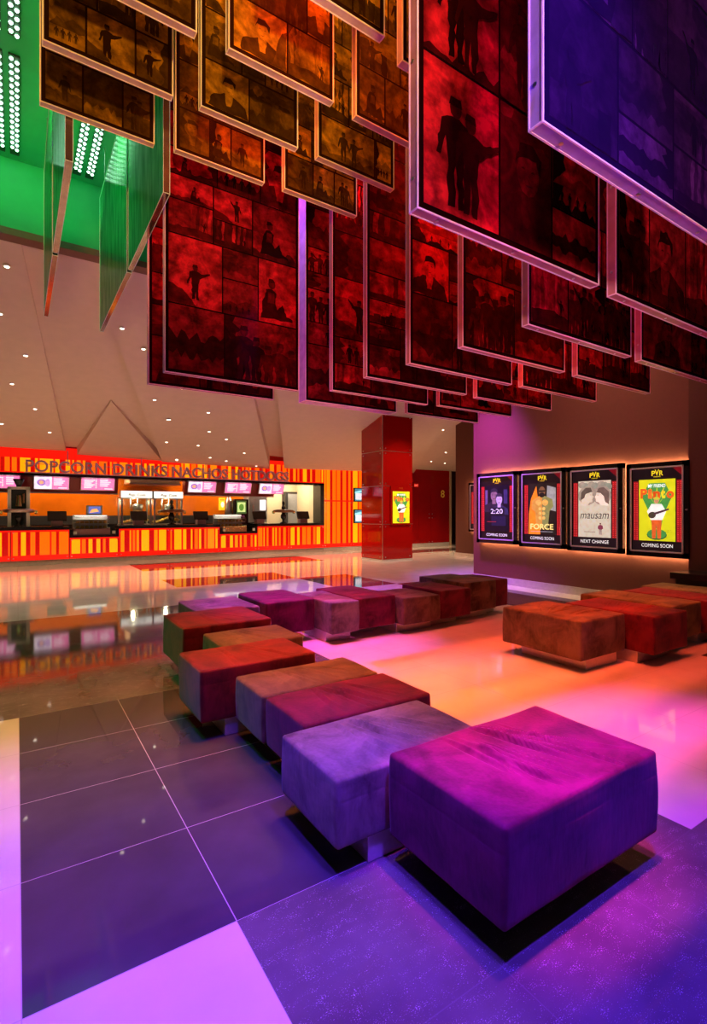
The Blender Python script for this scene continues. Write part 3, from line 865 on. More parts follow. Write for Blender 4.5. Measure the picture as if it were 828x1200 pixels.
# ------------------------------------------------------------------ red column
d = empty('column', (8.38, 11.27, 0)); structure(d)
d['label'] = 'square column clad in glossy red glass'
CW, CD = 1.07, 1.03
q = MB()
q.box(0.02, CW-0.02, 0.02, CD-0.02, 0, 5.2); q.build('core', M['black_matt'], d)
lev = [0.04, 1.02, 2.08, 3.05, 4.1, 5.1]
for z0, z1 in zip(lev[:-1], lev[1:]):
    for (x0, x1, y0, y1, ax) in ((0.006, CW-0.006, 0, 0.02, 'x'), (0, 0.02, 0.006, CD-0.006, 'y'), (CW-0.02, CW, 0.006, CD-0.006, 'y'), (0.006, CW-0.006, CD-0.02, CD, 'x')):
        q = MB(); q.bbox(x0, x1, y0, y1, z0+0.006, z1-0.006, 0.003)
        p = q.build('glass_panel', M['red_glass'], d)
    for fx in (0.10, CW-0.10):
        for fz in (z0+0.07, z1-0.07):
            q = MB(); q.cyl((fx, 0, fz), (fx, -0.012, fz), 0.016, n=12); q.build('stud', M['steel'], d)
    for fy in (0.10, CD-0.10):
        for fz in (z0+0.07, z1-0.07):
            q = MB(); q.cyl((0, fy, fz), (-0.012, fy, fz), 0.016, n=12); q.build('stud', M['steel'], d)
q = MB(); q.box(-0.004, 0.012, -0.004, 0.012, 0, 5.1)
for z in lev[1:-1]:
    q.box(0, CW, -0.003, 0.01, z-0.006, z+0.006); q.box(-0.003, 0.01, 0, CD, z-0.006, z+0.006)
q.build('metal_joint', M['steel'], d)
q = MB(); q.box(-0.01, CW+0.01, -0.01, CD+0.01, 0, 0.04); q.build('base_strip', M['skirting'], d)

# ------------------------------------------------------------------ posters
WH = (0.95, 0.95, 0.95); YE = lin((245, 215, 40)); BK = (0.006, 0.005, 0.006)
def fig(a, cx, cy, s, skin, top, legs):
    a.poly([(cx-.12*s, cy), (cx-.02*s, cy), (cx, cy+.35*s), (cx+.02*s, cy), (cx+.12*s, cy), (cx+.12*s, cy+.48*s), (cx-.12*s, cy+.48*s)], legs)
    a.poly([(cx-.13*s, cy+.45*s), (cx+.13*s, cy+.45*s), (cx+.25*s, cy+.55*s), (cx+.2*s, cy+.8*s), (cx+.05*s, cy+.85*s), (cx-.05*s, cy+.85*s), (cx-.2*s, cy+.8*s), (cx-.25*s, cy+.55*s)], top)
    a.ell(cx, cy+.93*s, .075*s, .095*s, skin)
    a.ell(cx, cy+.99*s, .075*s, .04*s, (0.02, 0.01, 0.01))
def bust(a, cx, cy, s, skin, top, hair):
    a.poly([(cx-.45*s, cy), (cx+.45*s, cy), (cx+.40*s, cy+.25*s), (cx+.13*s, cy+.36*s), (cx-.13*s, cy+.36*s), (cx-.40*s, cy+.25*s)], top)
    a.rect(cx-.08*s, cx+.08*s, cy+.28*s, cy+.45*s, skin)
    a.ell(cx, cy+.58*s, .15*s, .20*s, skin)
    a.poly([(cx-.17*s, cy+.6*s), (cx-.1*s, cy+.7*s), (cx+.1*s, cy+.7*s), (cx+.17*s, cy+.6*s), (cx+.15*s, cy+.78*s), (cx, cy+.84*s), (cx-.15*s, cy+.78*s)], hair)
    for k in (-1, 1): a.ell(cx+k*.06*s, cy+.6*s, .025*s, .012*s, (0.02, 0.01, 0.01))
    a.ell(cx, cy+.47*s, .05*s, .012*s, (0.1, 0.03, 0.03))

def art_220(a, W, H):
    a.rect(0, W, 0, H, lin((18, 12, 26)))
    a.rect(.02*W, .12*W, .55*H, .9*H, lin((90, 70, 110))); a.rect(.80*W, .95*W, .6*H, .9*H, lin((50, 40, 80)))
    bust(a, .40*W, .42*H, .62*H, lin((120, 90, 100)), lin((40, 30, 45)), (0.02, 0.015, 0.03))
    bust(a, .62*W, .36*H, .56*H, lin((165, 145, 172)), lin((45, 40, 70)), (0.03, 0.02, 0.04))
    a.rect(.3*W, .9*W, .12*H, .34*H, lin((30, 24, 52)))
    a.rect(.24*W, .84*W, .36*H, .52*H, lin((26, 20, 36)))
    a.text('2:20', .52*W, .385*H, .15*H, lin((225, 220, 235)), width=.50*W)
    a.rect(.12*W, .5*W, .2*H, .215*H, lin((140, 40, 50)))
def art_force(a, W, H):
    a.rect(0, W, 0, H, lin((35, 26, 24)))
    a.poly([(0, 0), (.45*W, 0), (.4*W, .5*H), (.3*W, .95*H), (.1*W, .7*H), (.02*W, .4*H)], lin((235, 130, 30)))
    a.poly([(.65*W, .5*H), (W, .45*H), (W, .9*H), (.7*W, .95*H)], lin((150, 150, 150)))
    a.poly([(.3*W, .12*H), (.72*W, .12*H), (.78*W, .45*H), (.92*W, .55*H), (.88*W, .68*H), (.62*W, .75*H), (.40*W, .75*H), (.14*W, .66*H), (.12*W, .5*H), (.26*W, .44*H)], lin((190, 140, 60)))
    a.poly([(.52*W, .12*H), (.72*W, .12*H), (.78*W, .45*H), (.92*W, .55*H), (.88*W, .68*H), (.62*W, .75*H), (.52*W, .75*H)], lin((130, 130, 75)))
    a.ell(.51*W, .83*H, .12*W, .105*H, lin((120, 85, 55))); a.ell(.51*W, .77*H, .10*W, .05*H, (0.015, .01, .01))
    a.rect(.40*W, .62*W, .83*H, .86*H, (0.01, .01, .01))
    for k in range(3):
        for s in (-1, 1): a.ell(.51*W+s*.07*W, (.5-.09*k)*H, .055*W, .035*H, lin((215, 175, 90)))
    for s in (-1, 1): a.ell(.51*W+s*.12*W, .62*H, .11*W, .06*H, lin((215, 165, 80)))
    a.text('FORCE', .5*W, .10*H, .15*H, lin((250, 225, 130)), width=.84*W, bold=.02)
    a.rect(.1*W, .9*W, .05*H, .06*H, lin((150, 150, 150)))
def art_mausam(a, W, H):
    a.rect(0, W, 0, H, lin((196, 186, 168)))
    for k in range(9): a.ell(W*(.12+.1*k), H*(.93-.02*(k % 3)), .12*W, .06*H, lin((150-8*(k % 3), 138, 125)))
    a.ell(.30*W, .74*H, .30*W, .17*H, lin((150, 136, 122))); a.ell(.74*W, .74*H, .28*W, .17*H, lin((150, 134, 124)))
    a.poly([(.10*W, .58*H), (.30*W, .56*H), (.36*W, .62*H), (.44*W, .625*H), (.46*W, .655*H), (.44*W, .665*H), (.46*W, .68*H), (.45*W, .69*H), (.50*W, .715*H), (.45*W, .75*H), (.45*W, .79*H), (.40*W, .84*H), (.20*W, .82*H), (.12*W, .7*H)], lin((206, 190, 172)))
    a.poly([(.08*W, .66*H), (.20*W, .70*H), (.24*W, .77*H), (.40*W, .80*H), (.45*W, .80*H), (.40*W, .88*H), (.24*W, .88*H), (.10*W, .80*H)], lin((88, 74, 66)))
    a.poly([(.92*W, .56*H), (.70*W, .57*H), (.64*W, .62*H), (.57*W, .63*H), (.555*W, .66*H), (.57*W, .672*H), (.555*W, .685*H), (.53*W, .71*H), (.57*W, .745*H), (.58*W, .79*H), (.66*W, .83*H), (.86*W, .80*H), (.92*W, .7*H)], lin((226, 208, 194)))
    a.poly([(.95*W, .58*H), (.84*W, .62*H), (.80*W, .72*H), (.70*W, .78*H), (.58*W, .79*H), (.64*W, .87*H), (.80*W, .88*H), (.95*W, .80*H)], lin((104, 84, 78)))
    a.poly([(.38*W, .745*H), (.43*W, .75*H), (.38*W, .757*H)], lin((80, 66, 60))); a.poly([(.60*W, .74*H), (.66*W, .745*H), (.60*W, .752*H)], lin((90, 72, 66)))
    a.text('mausam', .5*W, .33*H, .20*H, lin((50, 40, 38)), shear=.25, width=.88*W)
    fig(a, .70*W, .05*H, .2*H, lin((150, 110, 100)), lin((120, 50, 70)), lin((150, 130, 125)))
    a.rect(.2*W, .55*W, .09*H, .1*H, lin((120, 108, 98)))
def art_pinto(a, W, H):
    a.rect(0, W, 0, H, lin((206, 205, 28)))
    gr = lin((70, 140, 66)); dg = lin((40, 92, 48))
    a.poly([(.08*W, .72*H), (.28*W, .94*H), (.72*W, .94*H), (.92*W, .72*H), (.68*W, .42*H), (.62*W, .2*H), (.38*W, .2*H), (.30*W, .45*H)], gr)
    a.ell(.5*W, .10*H, .28*W, .085*H, dg); a.ell(.5*W, .115*H, .27*W, .08*H, gr)
    for k in range(-2, 3): a.poly([(.5*W, .56*H), (.5*W+k*.19*W-.01*W, .86*H), (.5*W+k*.19*W+.03*W, .86*H)], lin((170, 195, 60)))
    a.text('MY FRIEND', .5*W, .87*H, .075*H, WH, width=.48*W, bold=.02)
    cols = [lin((222, 92, 30)), lin((232, 110, 40)), lin((215, 80, 25)), lin((240, 215, 40)), lin((222, 92, 30))]
    for ch, px, c in zip('Pinto', (.13, .32, .50, .68, .87), cols):
        a.text(ch, px*W, .70*H, .21*H, c, bold=.05, width=(.12 if ch in 'it' else .2)*W)
    a.poly([(.38*W, .04*H), (.47*W, .04*H), (.5*W, .28*H), (.53*W, .04*H), (.62*W, .04*H), (.64*W, .36*H), (.36*W, .36*H)], lin((214, 92, 40)))
    a.poly([(.34*W, .34*H), (.66*W, .34*H), (.76*W, .48*H), (.64*W, .60*H), (.36*W, .60*H), (.24*W, .48*H)], lin((235, 235, 230)))
    a.ell(.5*W, .655*H, .07*W, .05*H, lin((196, 140, 100))); a.ell(.5*W, .69*H, .08*W, .025*H, lin((200, 190, 60)))
    a.ell(.38*W, .42*H, .11*W, .055*H, lin((70, 60, 50)), rot=.3)
    a.poly([(.44*W, .42*H), (.84*W, .50*H), (.84*W, .53*H), (.44*W, .46*H)], lin((80, 50, 60)))
    a.text('IN CINEMAS', .80*W, .17*H, .022*H, (0.05, .05, .02)); a.text('OCTOBER 14TH', .80*W, .14*H, .022*H, (0.05, .05, .02))
def art_far(a, W, H):
    a.rect(0, W, 0, H, lin((190, 180, 150)))
    a.rect(0, .4*W, 0, H, lin((210, 200, 190)))
    bust(a, .45*W, .45*H, .5*H, lin((170, 110, 80)), lin((90, 70, 30)), (.03, .02, .02))
    fig(a, .4*W, .05*H, .45*H, lin((160, 110, 80)), lin((200, 170, 60)), lin((40, 40, 45)))

def poster_case(y0, y1, z0, z1, fx, art, foot, label, wall_x, rail='pair'):
    """lit poster case on a wall facing -x; y1 is the end that reads left"""
    W, H = y1-y0, z1-z0
    d = thing('poster_case', (fx, (y0+y1)/2, z0), label, 'poster', 'lit film poster cases on the wall')
    fw = 0.085
    dep = wall_x-fx-0.05
    q = MB()
    q.bbox(0, dep, -W/2, -W/2+fw, 0, H, .006); q.bbox(0, dep, W/2-fw, W/2, 0, H, .006)
    q.bbox(0, dep, -W/2, W/2, 0, fw, .006); q.bbox(0, dep, -W/2, W/2, H-fw, H, .006)
    q.box(dep*0.7, dep, -W/2+.01, W/2-.01, .01, H-.01)
    q.build('frame', M['black'], d)
    li = fw-0.02
    q = MB()
    q.bbox(-0.012, 0.0, -W/2+li, -W/2+li+0.022, li, H-li, .004); q.bbox(-0.012, 0.0, W/2-li-0.022, W/2-li, li, H-li, .004)
    q.bbox(-0.012, 0.0, -W/2+li, W/2-li, li, li+0.022, .004); q.bbox(-0.012, 0.0, -W/2+li, W/2-li, H-li-0.022, H-li, .004)
    q.build('inner_bead', M['bead'], d)
    for zz in (H*.5,):
        q = MB(); q.cyl((0, -W/2+.03, zz), (-.012, -W/2+.03, zz), .012, n=12); q.build('lock', M['steel'], d)
    iw, ih = W-2*fw, H-2*fw
    a = Art((0.03, W/2-fw, fw), (0, -1, 0), (-1, 0, 0), 0.0005)
    a.rect(0, iw, 0, ih, lin((24, 12, 16)))
    a.rect(0, iw, .88*ih, ih, lin((26, 14, 18)))
    a.poly([(iw*.8, ih), (iw, ih), (iw, ih*.89)], lin((110, 10, 20)))
    a.rect(.02*iw, .12*iw, .12*ih, .85*ih, lin((150, 18, 26))); a.rect(.88*iw, .98*iw, .12*ih, .85*ih, lin((150, 18, 26)))
    for k in range(30):
        for s in (.045, .095, .905, .955):
            a.rect(s*iw-.006, s*iw+.006, (.13+.024*k)*ih, (.136+.024*k)*ih, lin((235, 90, 80)), up=(k == 0 and s == .045))
    # header mark: three tall letters over a small line
    a.text('P', .425*iw, .912*ih, .085*ih, YE, bold=.02, width=.075*iw); a.text('V', .50*iw, .918*ih, .095*ih, YE, bold=.02, width=.085*iw); a.text('R', .58*iw, .912*ih, .085*ih, YE, bold=.02, width=.075*iw)
    a.text('CINEMAS', .50*iw, .893*ih, .02*ih, YE)
    a.text(foot, .5*iw, .045*ih, .062*ih, (0.9, 0.88, 0.86), width=.62*iw)
    a.build('display_sheet', M['poster'], d)
    pw, ph = .72*iw, .745*ih
    b = Art((0.022, W/2-fw-.14*iw, fw+.122*ih), (0, -1, 0), (-1, 0, 0), 0.0005)
    art(b, pw, ph)
    b.build('film_poster', M['poster'], d)
    # halo light behind the case
    q = MB()
    q.box(dep, dep+0.02, -W/2+.03, W/2-.03, .02, .04); q.box(dep, dep+0.02, -W/2+.03, W/2-.03, H-.04, H-.02)
    q.box(dep, dep+0.02, -W/2+.02, -W/2+.04, .03, H-.03); q.box(dep, dep+0.02, W/2-.04, W/2-.02, .03, H-.03)
    q.build('halo_strip', M['halo'], d)
    q = MB()
    for yy in (-W*.3, W*.3): q.box(dep, wall_x-fx, yy-.03, yy+.03, H*.3, H*.7)
    q.build('wall_bracket', M['black_matt'], d)
    return d
FX = PX-0.14
def py(u): return at_x(u, 600, FX)[0]
cases = [
 (558, 605, 553.5, 637, art_220, 'COMING SOON', 'lit poster case with a dark violet film poster reading 2:20'),
 (607.5, 662, 549.5, 642, art_force, 'COMING SOON', 'lit poster case with a bare-chested man and the word FORCE'),
 (664, 729, 545, 647, art_mausam, 'NEXT CHANGE', 'lit poster case with a pale sepia poster reading mausam'),
 (733, 807, 541.5, 653, art_pinto, 'COMING SOON', 'lit poster case with a yellow poster of a guitar player reading Pinto'),
]
for (u0, u1, vt, vb, art, foot, lab) in cases:
    um = (u0+u1)/2
    y1, y0 = py(u0), py(u1)
    zt = at_x(um, vt, FX)[1]; zb = at_x(um, vb, FX)[1]
    poster_case(y0, y1, zb, zt, FX, art, foot, lab, PX)
FX2 = 11.30
y1 = at_x(548.5, 600, FX2)[0]; zt = at_x(549, 566, FX2)[1]; zb = at_x(549, 623, FX2)[1]
poster_case(y1-0.95, y1, zb, zt, FX2, art_far, 'COMING SOON', 'lit poster case half hidden behind the purple wall corner', 11.43)

# poster on the red column
d = thing('column_poster', (8.38+0.62, 11.27-0.03, 1.10), 'small yellow film poster on the red glass column', 'poster')
ux0, ux1 = xat(459.5, 11.24)-9.0, xat(479, 11.24)-9.0
pz0 = at_y(469, 613, 11.24)[1]-1.10; pz1 = at_y(469, 576, 11.24)[1]-1.10
q = MB(); q.bbox(ux0-.06, ux1+.05, -0.015, 0.015, pz0-.05, pz1+.16, .004); q.build('backing_panel', M['red_glass'], d)
b = Art((ux0, -0.018, pz0), (1, 0, 0), (0, -1, 0), 0.0006)
art_pinto(b, ux1-ux0, pz1-pz0); b.build('film_poster', M['poster'], d)
b = Art((ux0, -0.018, pz0), (1, 0, 0), (0, -1, 0), 0.0006)
b.text('PVR', (ux1-ux0)/2, pz1-pz0+.06, .08, lin((190, 70, 20))); b.build('lettering', M['print_dull'], d)

# ------------------------------------------------------------------ concession stand
def glow_stripes(mb_art, W, H, rng, top=.045, bot=.13, lo=.025, wide=False):
    """backlit red acrylic with orange bars"""
    red = lin((225, 22, 8)); dred = lin((176, 10, 6)); orr = lin((255, 100, 6)); yel = lin((255, 158, 10))
    a = mb_art
    a.rect(0, W, 0, H, red)
    x = rng.uniform(.01, .05); k0 = a.k
    while x < W-.03:
        bw = rng.choice([.04, .06, .09, .14, .2] if not wide else [.06, .08, .1, .22, .3])
        if x+bw > W-.02: bw = W-.02-x
        a.k = k0
        if bw > .015: a.rect(x, x+bw, bot, H-top, rng.choice([orr, orr, yel, lin((255, 126, 8))]))
        x += bw
        gap = rng.choice([.04, .05, .07, .1, .14])
        a.k = k0
        if gap > .06: a.rect(x+.01, min(W, x+gap-.01), bot, H-top, dred)
        x += gap
CT = thing('concession_counter', (4.2, YC, 0), 'long concession counter with glowing red and orange striped front', 'counter')
cx0 = 4.2
rng = random.Random(5)
secs = [(-3.0,-1.6),(-1.6,-0.13),(-0.13,1.15),(2.34,3.7),(3.7,5.18),(6.40,7.55),(7.55,8.86)]
notch = [(1.15,2.34),(5.18,6.40)]
q = MB()
for x0, x1 in secs: q.box(x0-cx0, x1-cx0, 0.02, 0.62, 0.13, 0.90)
for x0, x1 in notch: q.box(x0-cx0, x1-cx0, 0.02, 0.62, 0.13, 0.685)
q.build('carcass', M['black_matt'], CT)
q = MB(); q.box(-3.0-cx0, 8.86-cx0, 0.05, 0.6, 0, 0.13); q.build('plinth', M['skirting'], CT)
def studs(x0, x1, z0, z1, par, y):
    for px in (x0+.05, x1-.05):
        for pz in (z0+.06, z1-.06):
            q = MB(); q.cyl((px, y, pz), (px, y-.015, pz), .016, n=10); q.build('stud', M['steel'], par)
for x0, x1 in secs+notch:
    zt = 0.895 if (x0, x1) in secs else 0.68
    a = Art((x0-cx0+.006, 0.0, 0.13), (1,0,0), (0,-1,0), 0.0008)
    glow_stripes(a, x1-x0-.012, zt-.13, rng, wide=(x1 < 1.2))
    p = a.build('striped_light_panel', M['glow'], CT)
    studs(x0-cx0, x1-cx0, .13, zt, CT, -.004)
# worktop
d = thing('counter_worktop', (4.2, YC+0.3, 0.9), 'black counter worktop with two lowered bays for the food displays', 'worktop')
q = MB()
for x0, x1 in ((-3.0,1.15),(2.34,5.18),(6.40,8.86)): q.bbox(x0-cx0, x1-cx0, -0.33, 0.42, 0.0, 0.085, .005)
for x0, x1 in notch:
    q.box(x0-cx0, x1-cx0, -0.33, 0.42, -0.213, -0.16); q.box(x0-cx0, x0-cx0+.08, -0.33, 0.42, -0.16, 0.0); q.box(x1-cx0-.08, x1-cx0, -0.33, 0.42, -0.16, 0.0)
q.build('slab', M['black'], d)
q = MB()
for x0, x1 in notch:
    for px in (x0+.13, x1-.13): q.box(px-cx0-.04, px-cx0+.04, -.338, -.33, -.13, -.05)
q.build('socket_plate', M['white'], d)

# upper striped fascia with the black lintel, side wall and recess
FA = empty('wall_concession_fascia', (4.2, YC, 2.33)); structure(FA)
a_x = -3.0
for x0, x1 in ((-3.0,-1.6),(-1.6,-0.13),(-0.13,1.28),(1.28,2.6),(2.6,4.0),(4.0,5.4),(5.4,6.8),(6.8,8.0),(8.0,8.86)):
    a = Art((x0-cx0+.004, 0.0, 0.02), (1,0,0), (0,-1,0), 0.0008)
    hh = 0.75
    red = lin((225, 22, 8))
    glow_stripes(a, x1-x0-.008, .68, rng, top=.30 if x1 < 4.1 else .12, bot=.03, wide=(x1 < 1.3))
    a.build('striped_light_panel', M['glow'], FA)
q = MB(); q.box(-3-cx0, 8.86-cx0, .01, .2, 0.0, 1.2); q.build('backing', M['red_glass'], FA)
q = MB(); q.box(-3-cx0, 8.86-cx0, -.02, .5, -.05, 0.02)
q.box(8.71-cx0, 8.86-cx0, -.02, .5, -1.34, 0.0); q.build('black_lintel', M['black'], FA)
SWALL = empty('wall_concession_side', (8.86, YC, 0)); structure(SWALL)
for (x0, x1) in ((0, 1.16), (1.16, 2.4), (2.4, 3.6)):
    for (z0, z1, bt, tp) in ((.13, 1.75, .13, .02), (1.75, 3.1, .02, .13)):
        rr = random.Random(int(x0*10)+1)
        a = Art((x0+.004, 0, z0+.003), (1,0,0), (0,-1,0), 0.0008)
        glow_stripes(a, x1-x0-.008, z1-z0-.006, rr, top=tp, bot=bt)
        a.build('striped_light_panel', M['glow'], SWALL)
        studs(x0, x1, z0, z1, SWALL, -.004)
q = MB(); q.box(0, 3.6, .012, .2, .13, 3.2); q.box(3.6, 3.62, 0, .2, .13, 3.2); q.build('backing', M['black_matt'], SWALL)
q = MB(); q.box(0, 3.6, 0.02, .2, 0, .13); q.build('skirting', M['skirting'], SWALL)
# red wall to the right with a flush double door
RW = empty('wall_back_red', (12.46, YC, 0)); structure(RW)
q = MB(); q.box(0.02, 2.32, 0, .2, .13, 3.6); q.build('glass_cladding', M['red_glass'], RW)
q = MB(); q.box(0.02, 2.32, 0.0, .2, 0, .13); q.build('skirting', M['skirting'], RW)
dd = empty('door_red', (13.75, YC, 0.13)); structure(dd)
q = MB(); q.bbox(-.62, -.004, -.012, 0, 0, 2.0, .003); q.build('door_leaf', M['red_glass'], dd)
q = MB(); q.bbox(.004, .62, -.012, 0, 0, 2.0, .003); q.build('door_leaf', M['red_glass'], dd)
for px in (-.08, .08):
    for pz in (1.0, 1.15, .05):
        q = MB(); q.cyl((px, -.012, pz), (px, -.03, pz), .017, n=10); q.build('stud', M['steel'], dd)
a = Art((14.28, YC-.012, 1.95), (1,0,0), (0,-1,0), .001)
a.text('8', 0.12, 0, .42, lin((214, 150, 40)), width=.2)
o = a.build('door_number', M['print_dull'], None); tag(o, 'golden number 8 on the red back wall', 'sign')
a = Art((0, 0, 0), (1,0,0), (0,-1,0), .001)
d = thing('exit_sign', (12.98, YC-.02, 2.4), 'small red lit sign on the red wall beside the column', 'sign')
q = MB(); q.bbox(-.13, .13, -.02, .02, -.08, .08, .004); q.build('housing', M['red_glass'], d)
a = Art((-.11, -.022, -.06), (1,0,0), (0,-1,0), .001); a.rect(0, .22, 0, .12, lin((190, 30, 20))); a.text('EXIT', .11, .03, .08, lin((250, 150, 120)))
a.build('lit_face', M['poster'], d)

# wall screens by the column
def wall_screen(x, z, W, H, label):
    d = thing('wall_screen', (x, YC-.05, z), label, 'screen', 'stacked wall screens beside the column')
    q = MB(); q.bbox(-W/2, W/2, -.03, .04, -H/2, H/2, .006); q.build('housing', M['black'], d)
    a = Art((-W/2+.03, -.032, -H/2+.03), (1,0,0), (0,-1,0), .0008)
    w, h = W-.06, H-.06
    a.rect(0, w, 0, h, lin((70, 120, 140))); a.poly([(0, h*.75), (w, h), (w, h*.8), (0, h*.6)], lin((150, 220, 230)))
    a.rect(.05*w, .95*w, .12*h, .62*h, lin((230, 235, 240)))
    for k in range(4): a.rect(.1*w, .8*w, (.2+.1*k)*h, (.24+.1*k)*h, lin((170, 150, 165)))
    a.build('display', M['screen'], d)
xs_ = xat(419, YC)
wall_screen(xat(421, YC)+.03, at_y(419, 580, YC)[1], .62, .50, 'upper of two lit wall screens left of the red column')
wall_screen(xat(421, YC)+.03, at_y(419, 605, YC)[1], .62, .50, 'lower of two lit wall screens left of the red column')

# recess interior
YR = 17.4
w = MB(); w.box(-3.2, 6.9, YR, YR+.15, 0.0, 3.3); structure(w.build('wall_recess', M['orange_wall']))
w = MB(); w.box(6.9, 9.0, YR, YR+.15, 0.0, 3.3); structure(w.build('wall_recess_cream', M['wall_cream']))
w = MB(); w.box(8.86, 9.0, YC+.2, YR, 0.0, 3.3); structure(w.build('wall_recess_end', M['wall_cream']))
w = MB(); w.box(-3.2, 9.0, YC+.2, YR+.15, 2.75, 2.85); structure(w.build('ceiling_recess', M['ceil_white']))
d = thing('back_worktop', (2.2, YR-.31, 0), 'dark back counter along the orange wall behind the servers', 'counter')
q = MB(); q.bbox(-5.2, 4.9, -.3, .3, 0.86, 1.0, .005); q.build('top', M['black'], d)
q = MB(); q.box(-5.2, 4.9, -.25, .3, 0, .86); q.build('cabinet', M['black_matt'], d)
q = MB(); q.bbox(-5.2, 4.9, .27, .3, 1.0, 1.25, .003); q.build('backsplash', M['black_matt'], d)
# menu fascia
def menu_board(x0, x1, label):
    d = thing('menu_fascia', ((x0+x1)/2, YC+.85, 1.90), label, 'fascia')
    W = x1-x0
    q = MB(); q.add([(-W/2,.08,0),(W/2,.08,0),(W/2,-.12,.55),(-W/2,-.12,.55),(-W/2,.3,0),(W/2,.3,0),(W/2,.3,.845),(-W/2,.3,.845),(-W/2,-.12,.845),(W/2,-.12,.845)],
        [(0,1,2,3),(3,2,9,8),(8,9,6,7),(0,4,5,1),(0,3,8,7,4),(1,5,6,9,2),(4,7,6,5)])
    q.build('red_board', plainred, d)
    q = MB(); q.bbox(-W/2, W/2, .04, .1, -.03, 0.0, .003); q.build('metal_lip', M['steel'], d)
plainred = plain('deep red laminate', lin((150, 14, 16)), 0.3, nscale=10, namt=0.06)
menu_board(-3.0, 2.45, 'deep red fascia carrying three menu screens left of the popcorn machines')
menu_board(4.36, 7.4, 'deep red fascia carrying three menu screens right of the popcorn machines')
def menu_screen(u0, u1, label, kind):
    y = YC+.80
    x0, x1 = xat(u0, y), xat(u1, y); W = x1-x0
    d = thing('menu_screen', ((x0+x1)/2, y, 1.98), label, 'screen', 'lit menu screens over the counter')
    d.rotation_euler = (math.radians(18), 0, 0)
    H = .40
    q = MB(); q.bbox(-W/2, W/2, -.05, 0, 0, H, .006); q.build('housing', M['white'], d)
    a = Art((-W/2+.02, -.052, .02), (1,0,0), (0,-1,0), .0008); w, h = W-.04, H-.04
    pk = lin((242, 120, 175)); lt = lin((250, 225, 238))
    a.rect(0, w, 0, h, pk if kind else lt)
    if not kind:
        a.rect(.5*w, w, 0, h, pk); a.ell(.2*w, .5*h, .13*w, .26*h, lin((150, 110, 190))); a.ell(.38*w, .5*h, .08*w, .3*h, lin((200, 150, 210)))
        a.ell(.2*w, .5*h, .07*w, .14*h, lin((240, 160, 120)))
    else:
        for k in range(6): a.rect(.08*w, (.3+.05*(k % 3))*w, (.15+.12*k)*h, (.21+.12*k)*h, WH, up=(k == 0))
        for k in range(6): a.rect(.42*w, .46*w, (.15+.12*k)*h, (.21+.12*k)*h, WH, up=False)
    for k in range(4): a.rect(.56*w, (.8+.04*(k % 3))*w, (.3+.15*k)*h, (.38+.15*k)*h, lin((255, 235, 245)), up=(k == 0))
    a.rect(.7*w, .95*w, .08*h, .13*h, WH)
    a.build('display', M['screen'], d)
menu_screen(-14, 24, 'lit pink menu screen cut by the left border', 1)
menu_screen(39, 81, 'lit pink and white menu screen with cups, below the word POPCORN', 0)
menu_screen(94, 134, 'lit pink menu screen left of the popcorn machines', 1)
menu_screen(219, 252, 'lit pink and white menu screen right of the popcorn machines', 0)
menu_screen(262, 293, 'lit pink menu screen below the word HOTDOGS start', 1)
menu_screen(302, 331, 'lit pink and white menu screen nearest the dark open door', 0)

# sign letters
SG = thing('letter_sign', (xat(31, 15.15), 15.12, 2.37), 'metal letters spelling POPCORN DRINKS NACHOS HOTDOGS above the counter', 'sign')
xL, xR = xat(30, 15.12), xat(337.5, 15.12)
words = [('POPCORN', 30, 124), ('DRINKS', 132.5, 196), ('NACHOS', 201.5, 266.5), ('HOTDOGS', 272, 337.5)]
for wd, u0, u1 in words:
    a0, a1 = xat(u0, 15.12)-SG.location.x, xat(u1, 15.12)-SG.location.x
    vs, fs = text_mesh(wd, 1.0, 0.06, 'LEFT', 0, 0.012)
    mn, mxx = min(v[0] for v in vs), max(v[0] for v in vs)
    k = (a1-a0)/(mxx-mn)
    ys = [v[1] for v in vs]
    hz = .30/(max(ys)-min(ys))
    q = MB(); q.add([(a0+(v[0]-mn)*k, v[2]*0.9, (v[1]-min(ys))*hz) for v in vs], fs)
    q.build('word_lettering', M['letter'], SG)
q = MB(); q.bbox(-.05, xR-SG.location.x+.05, -.01, .03, -.03, -.005, .003); q.bbox(-.05, xR-SG.location.x+.05, .05, .07, .2, .215, .003)
q.build('rail', M['letter'], SG)
for k in range(4):
    px = (xR-xL)*(k+.5)/4
    q = MB(); q.cyl((px, .06, .2), (px, .06, .58), .012, n=8); q.build('hanger_rod', M['letter'], SG)

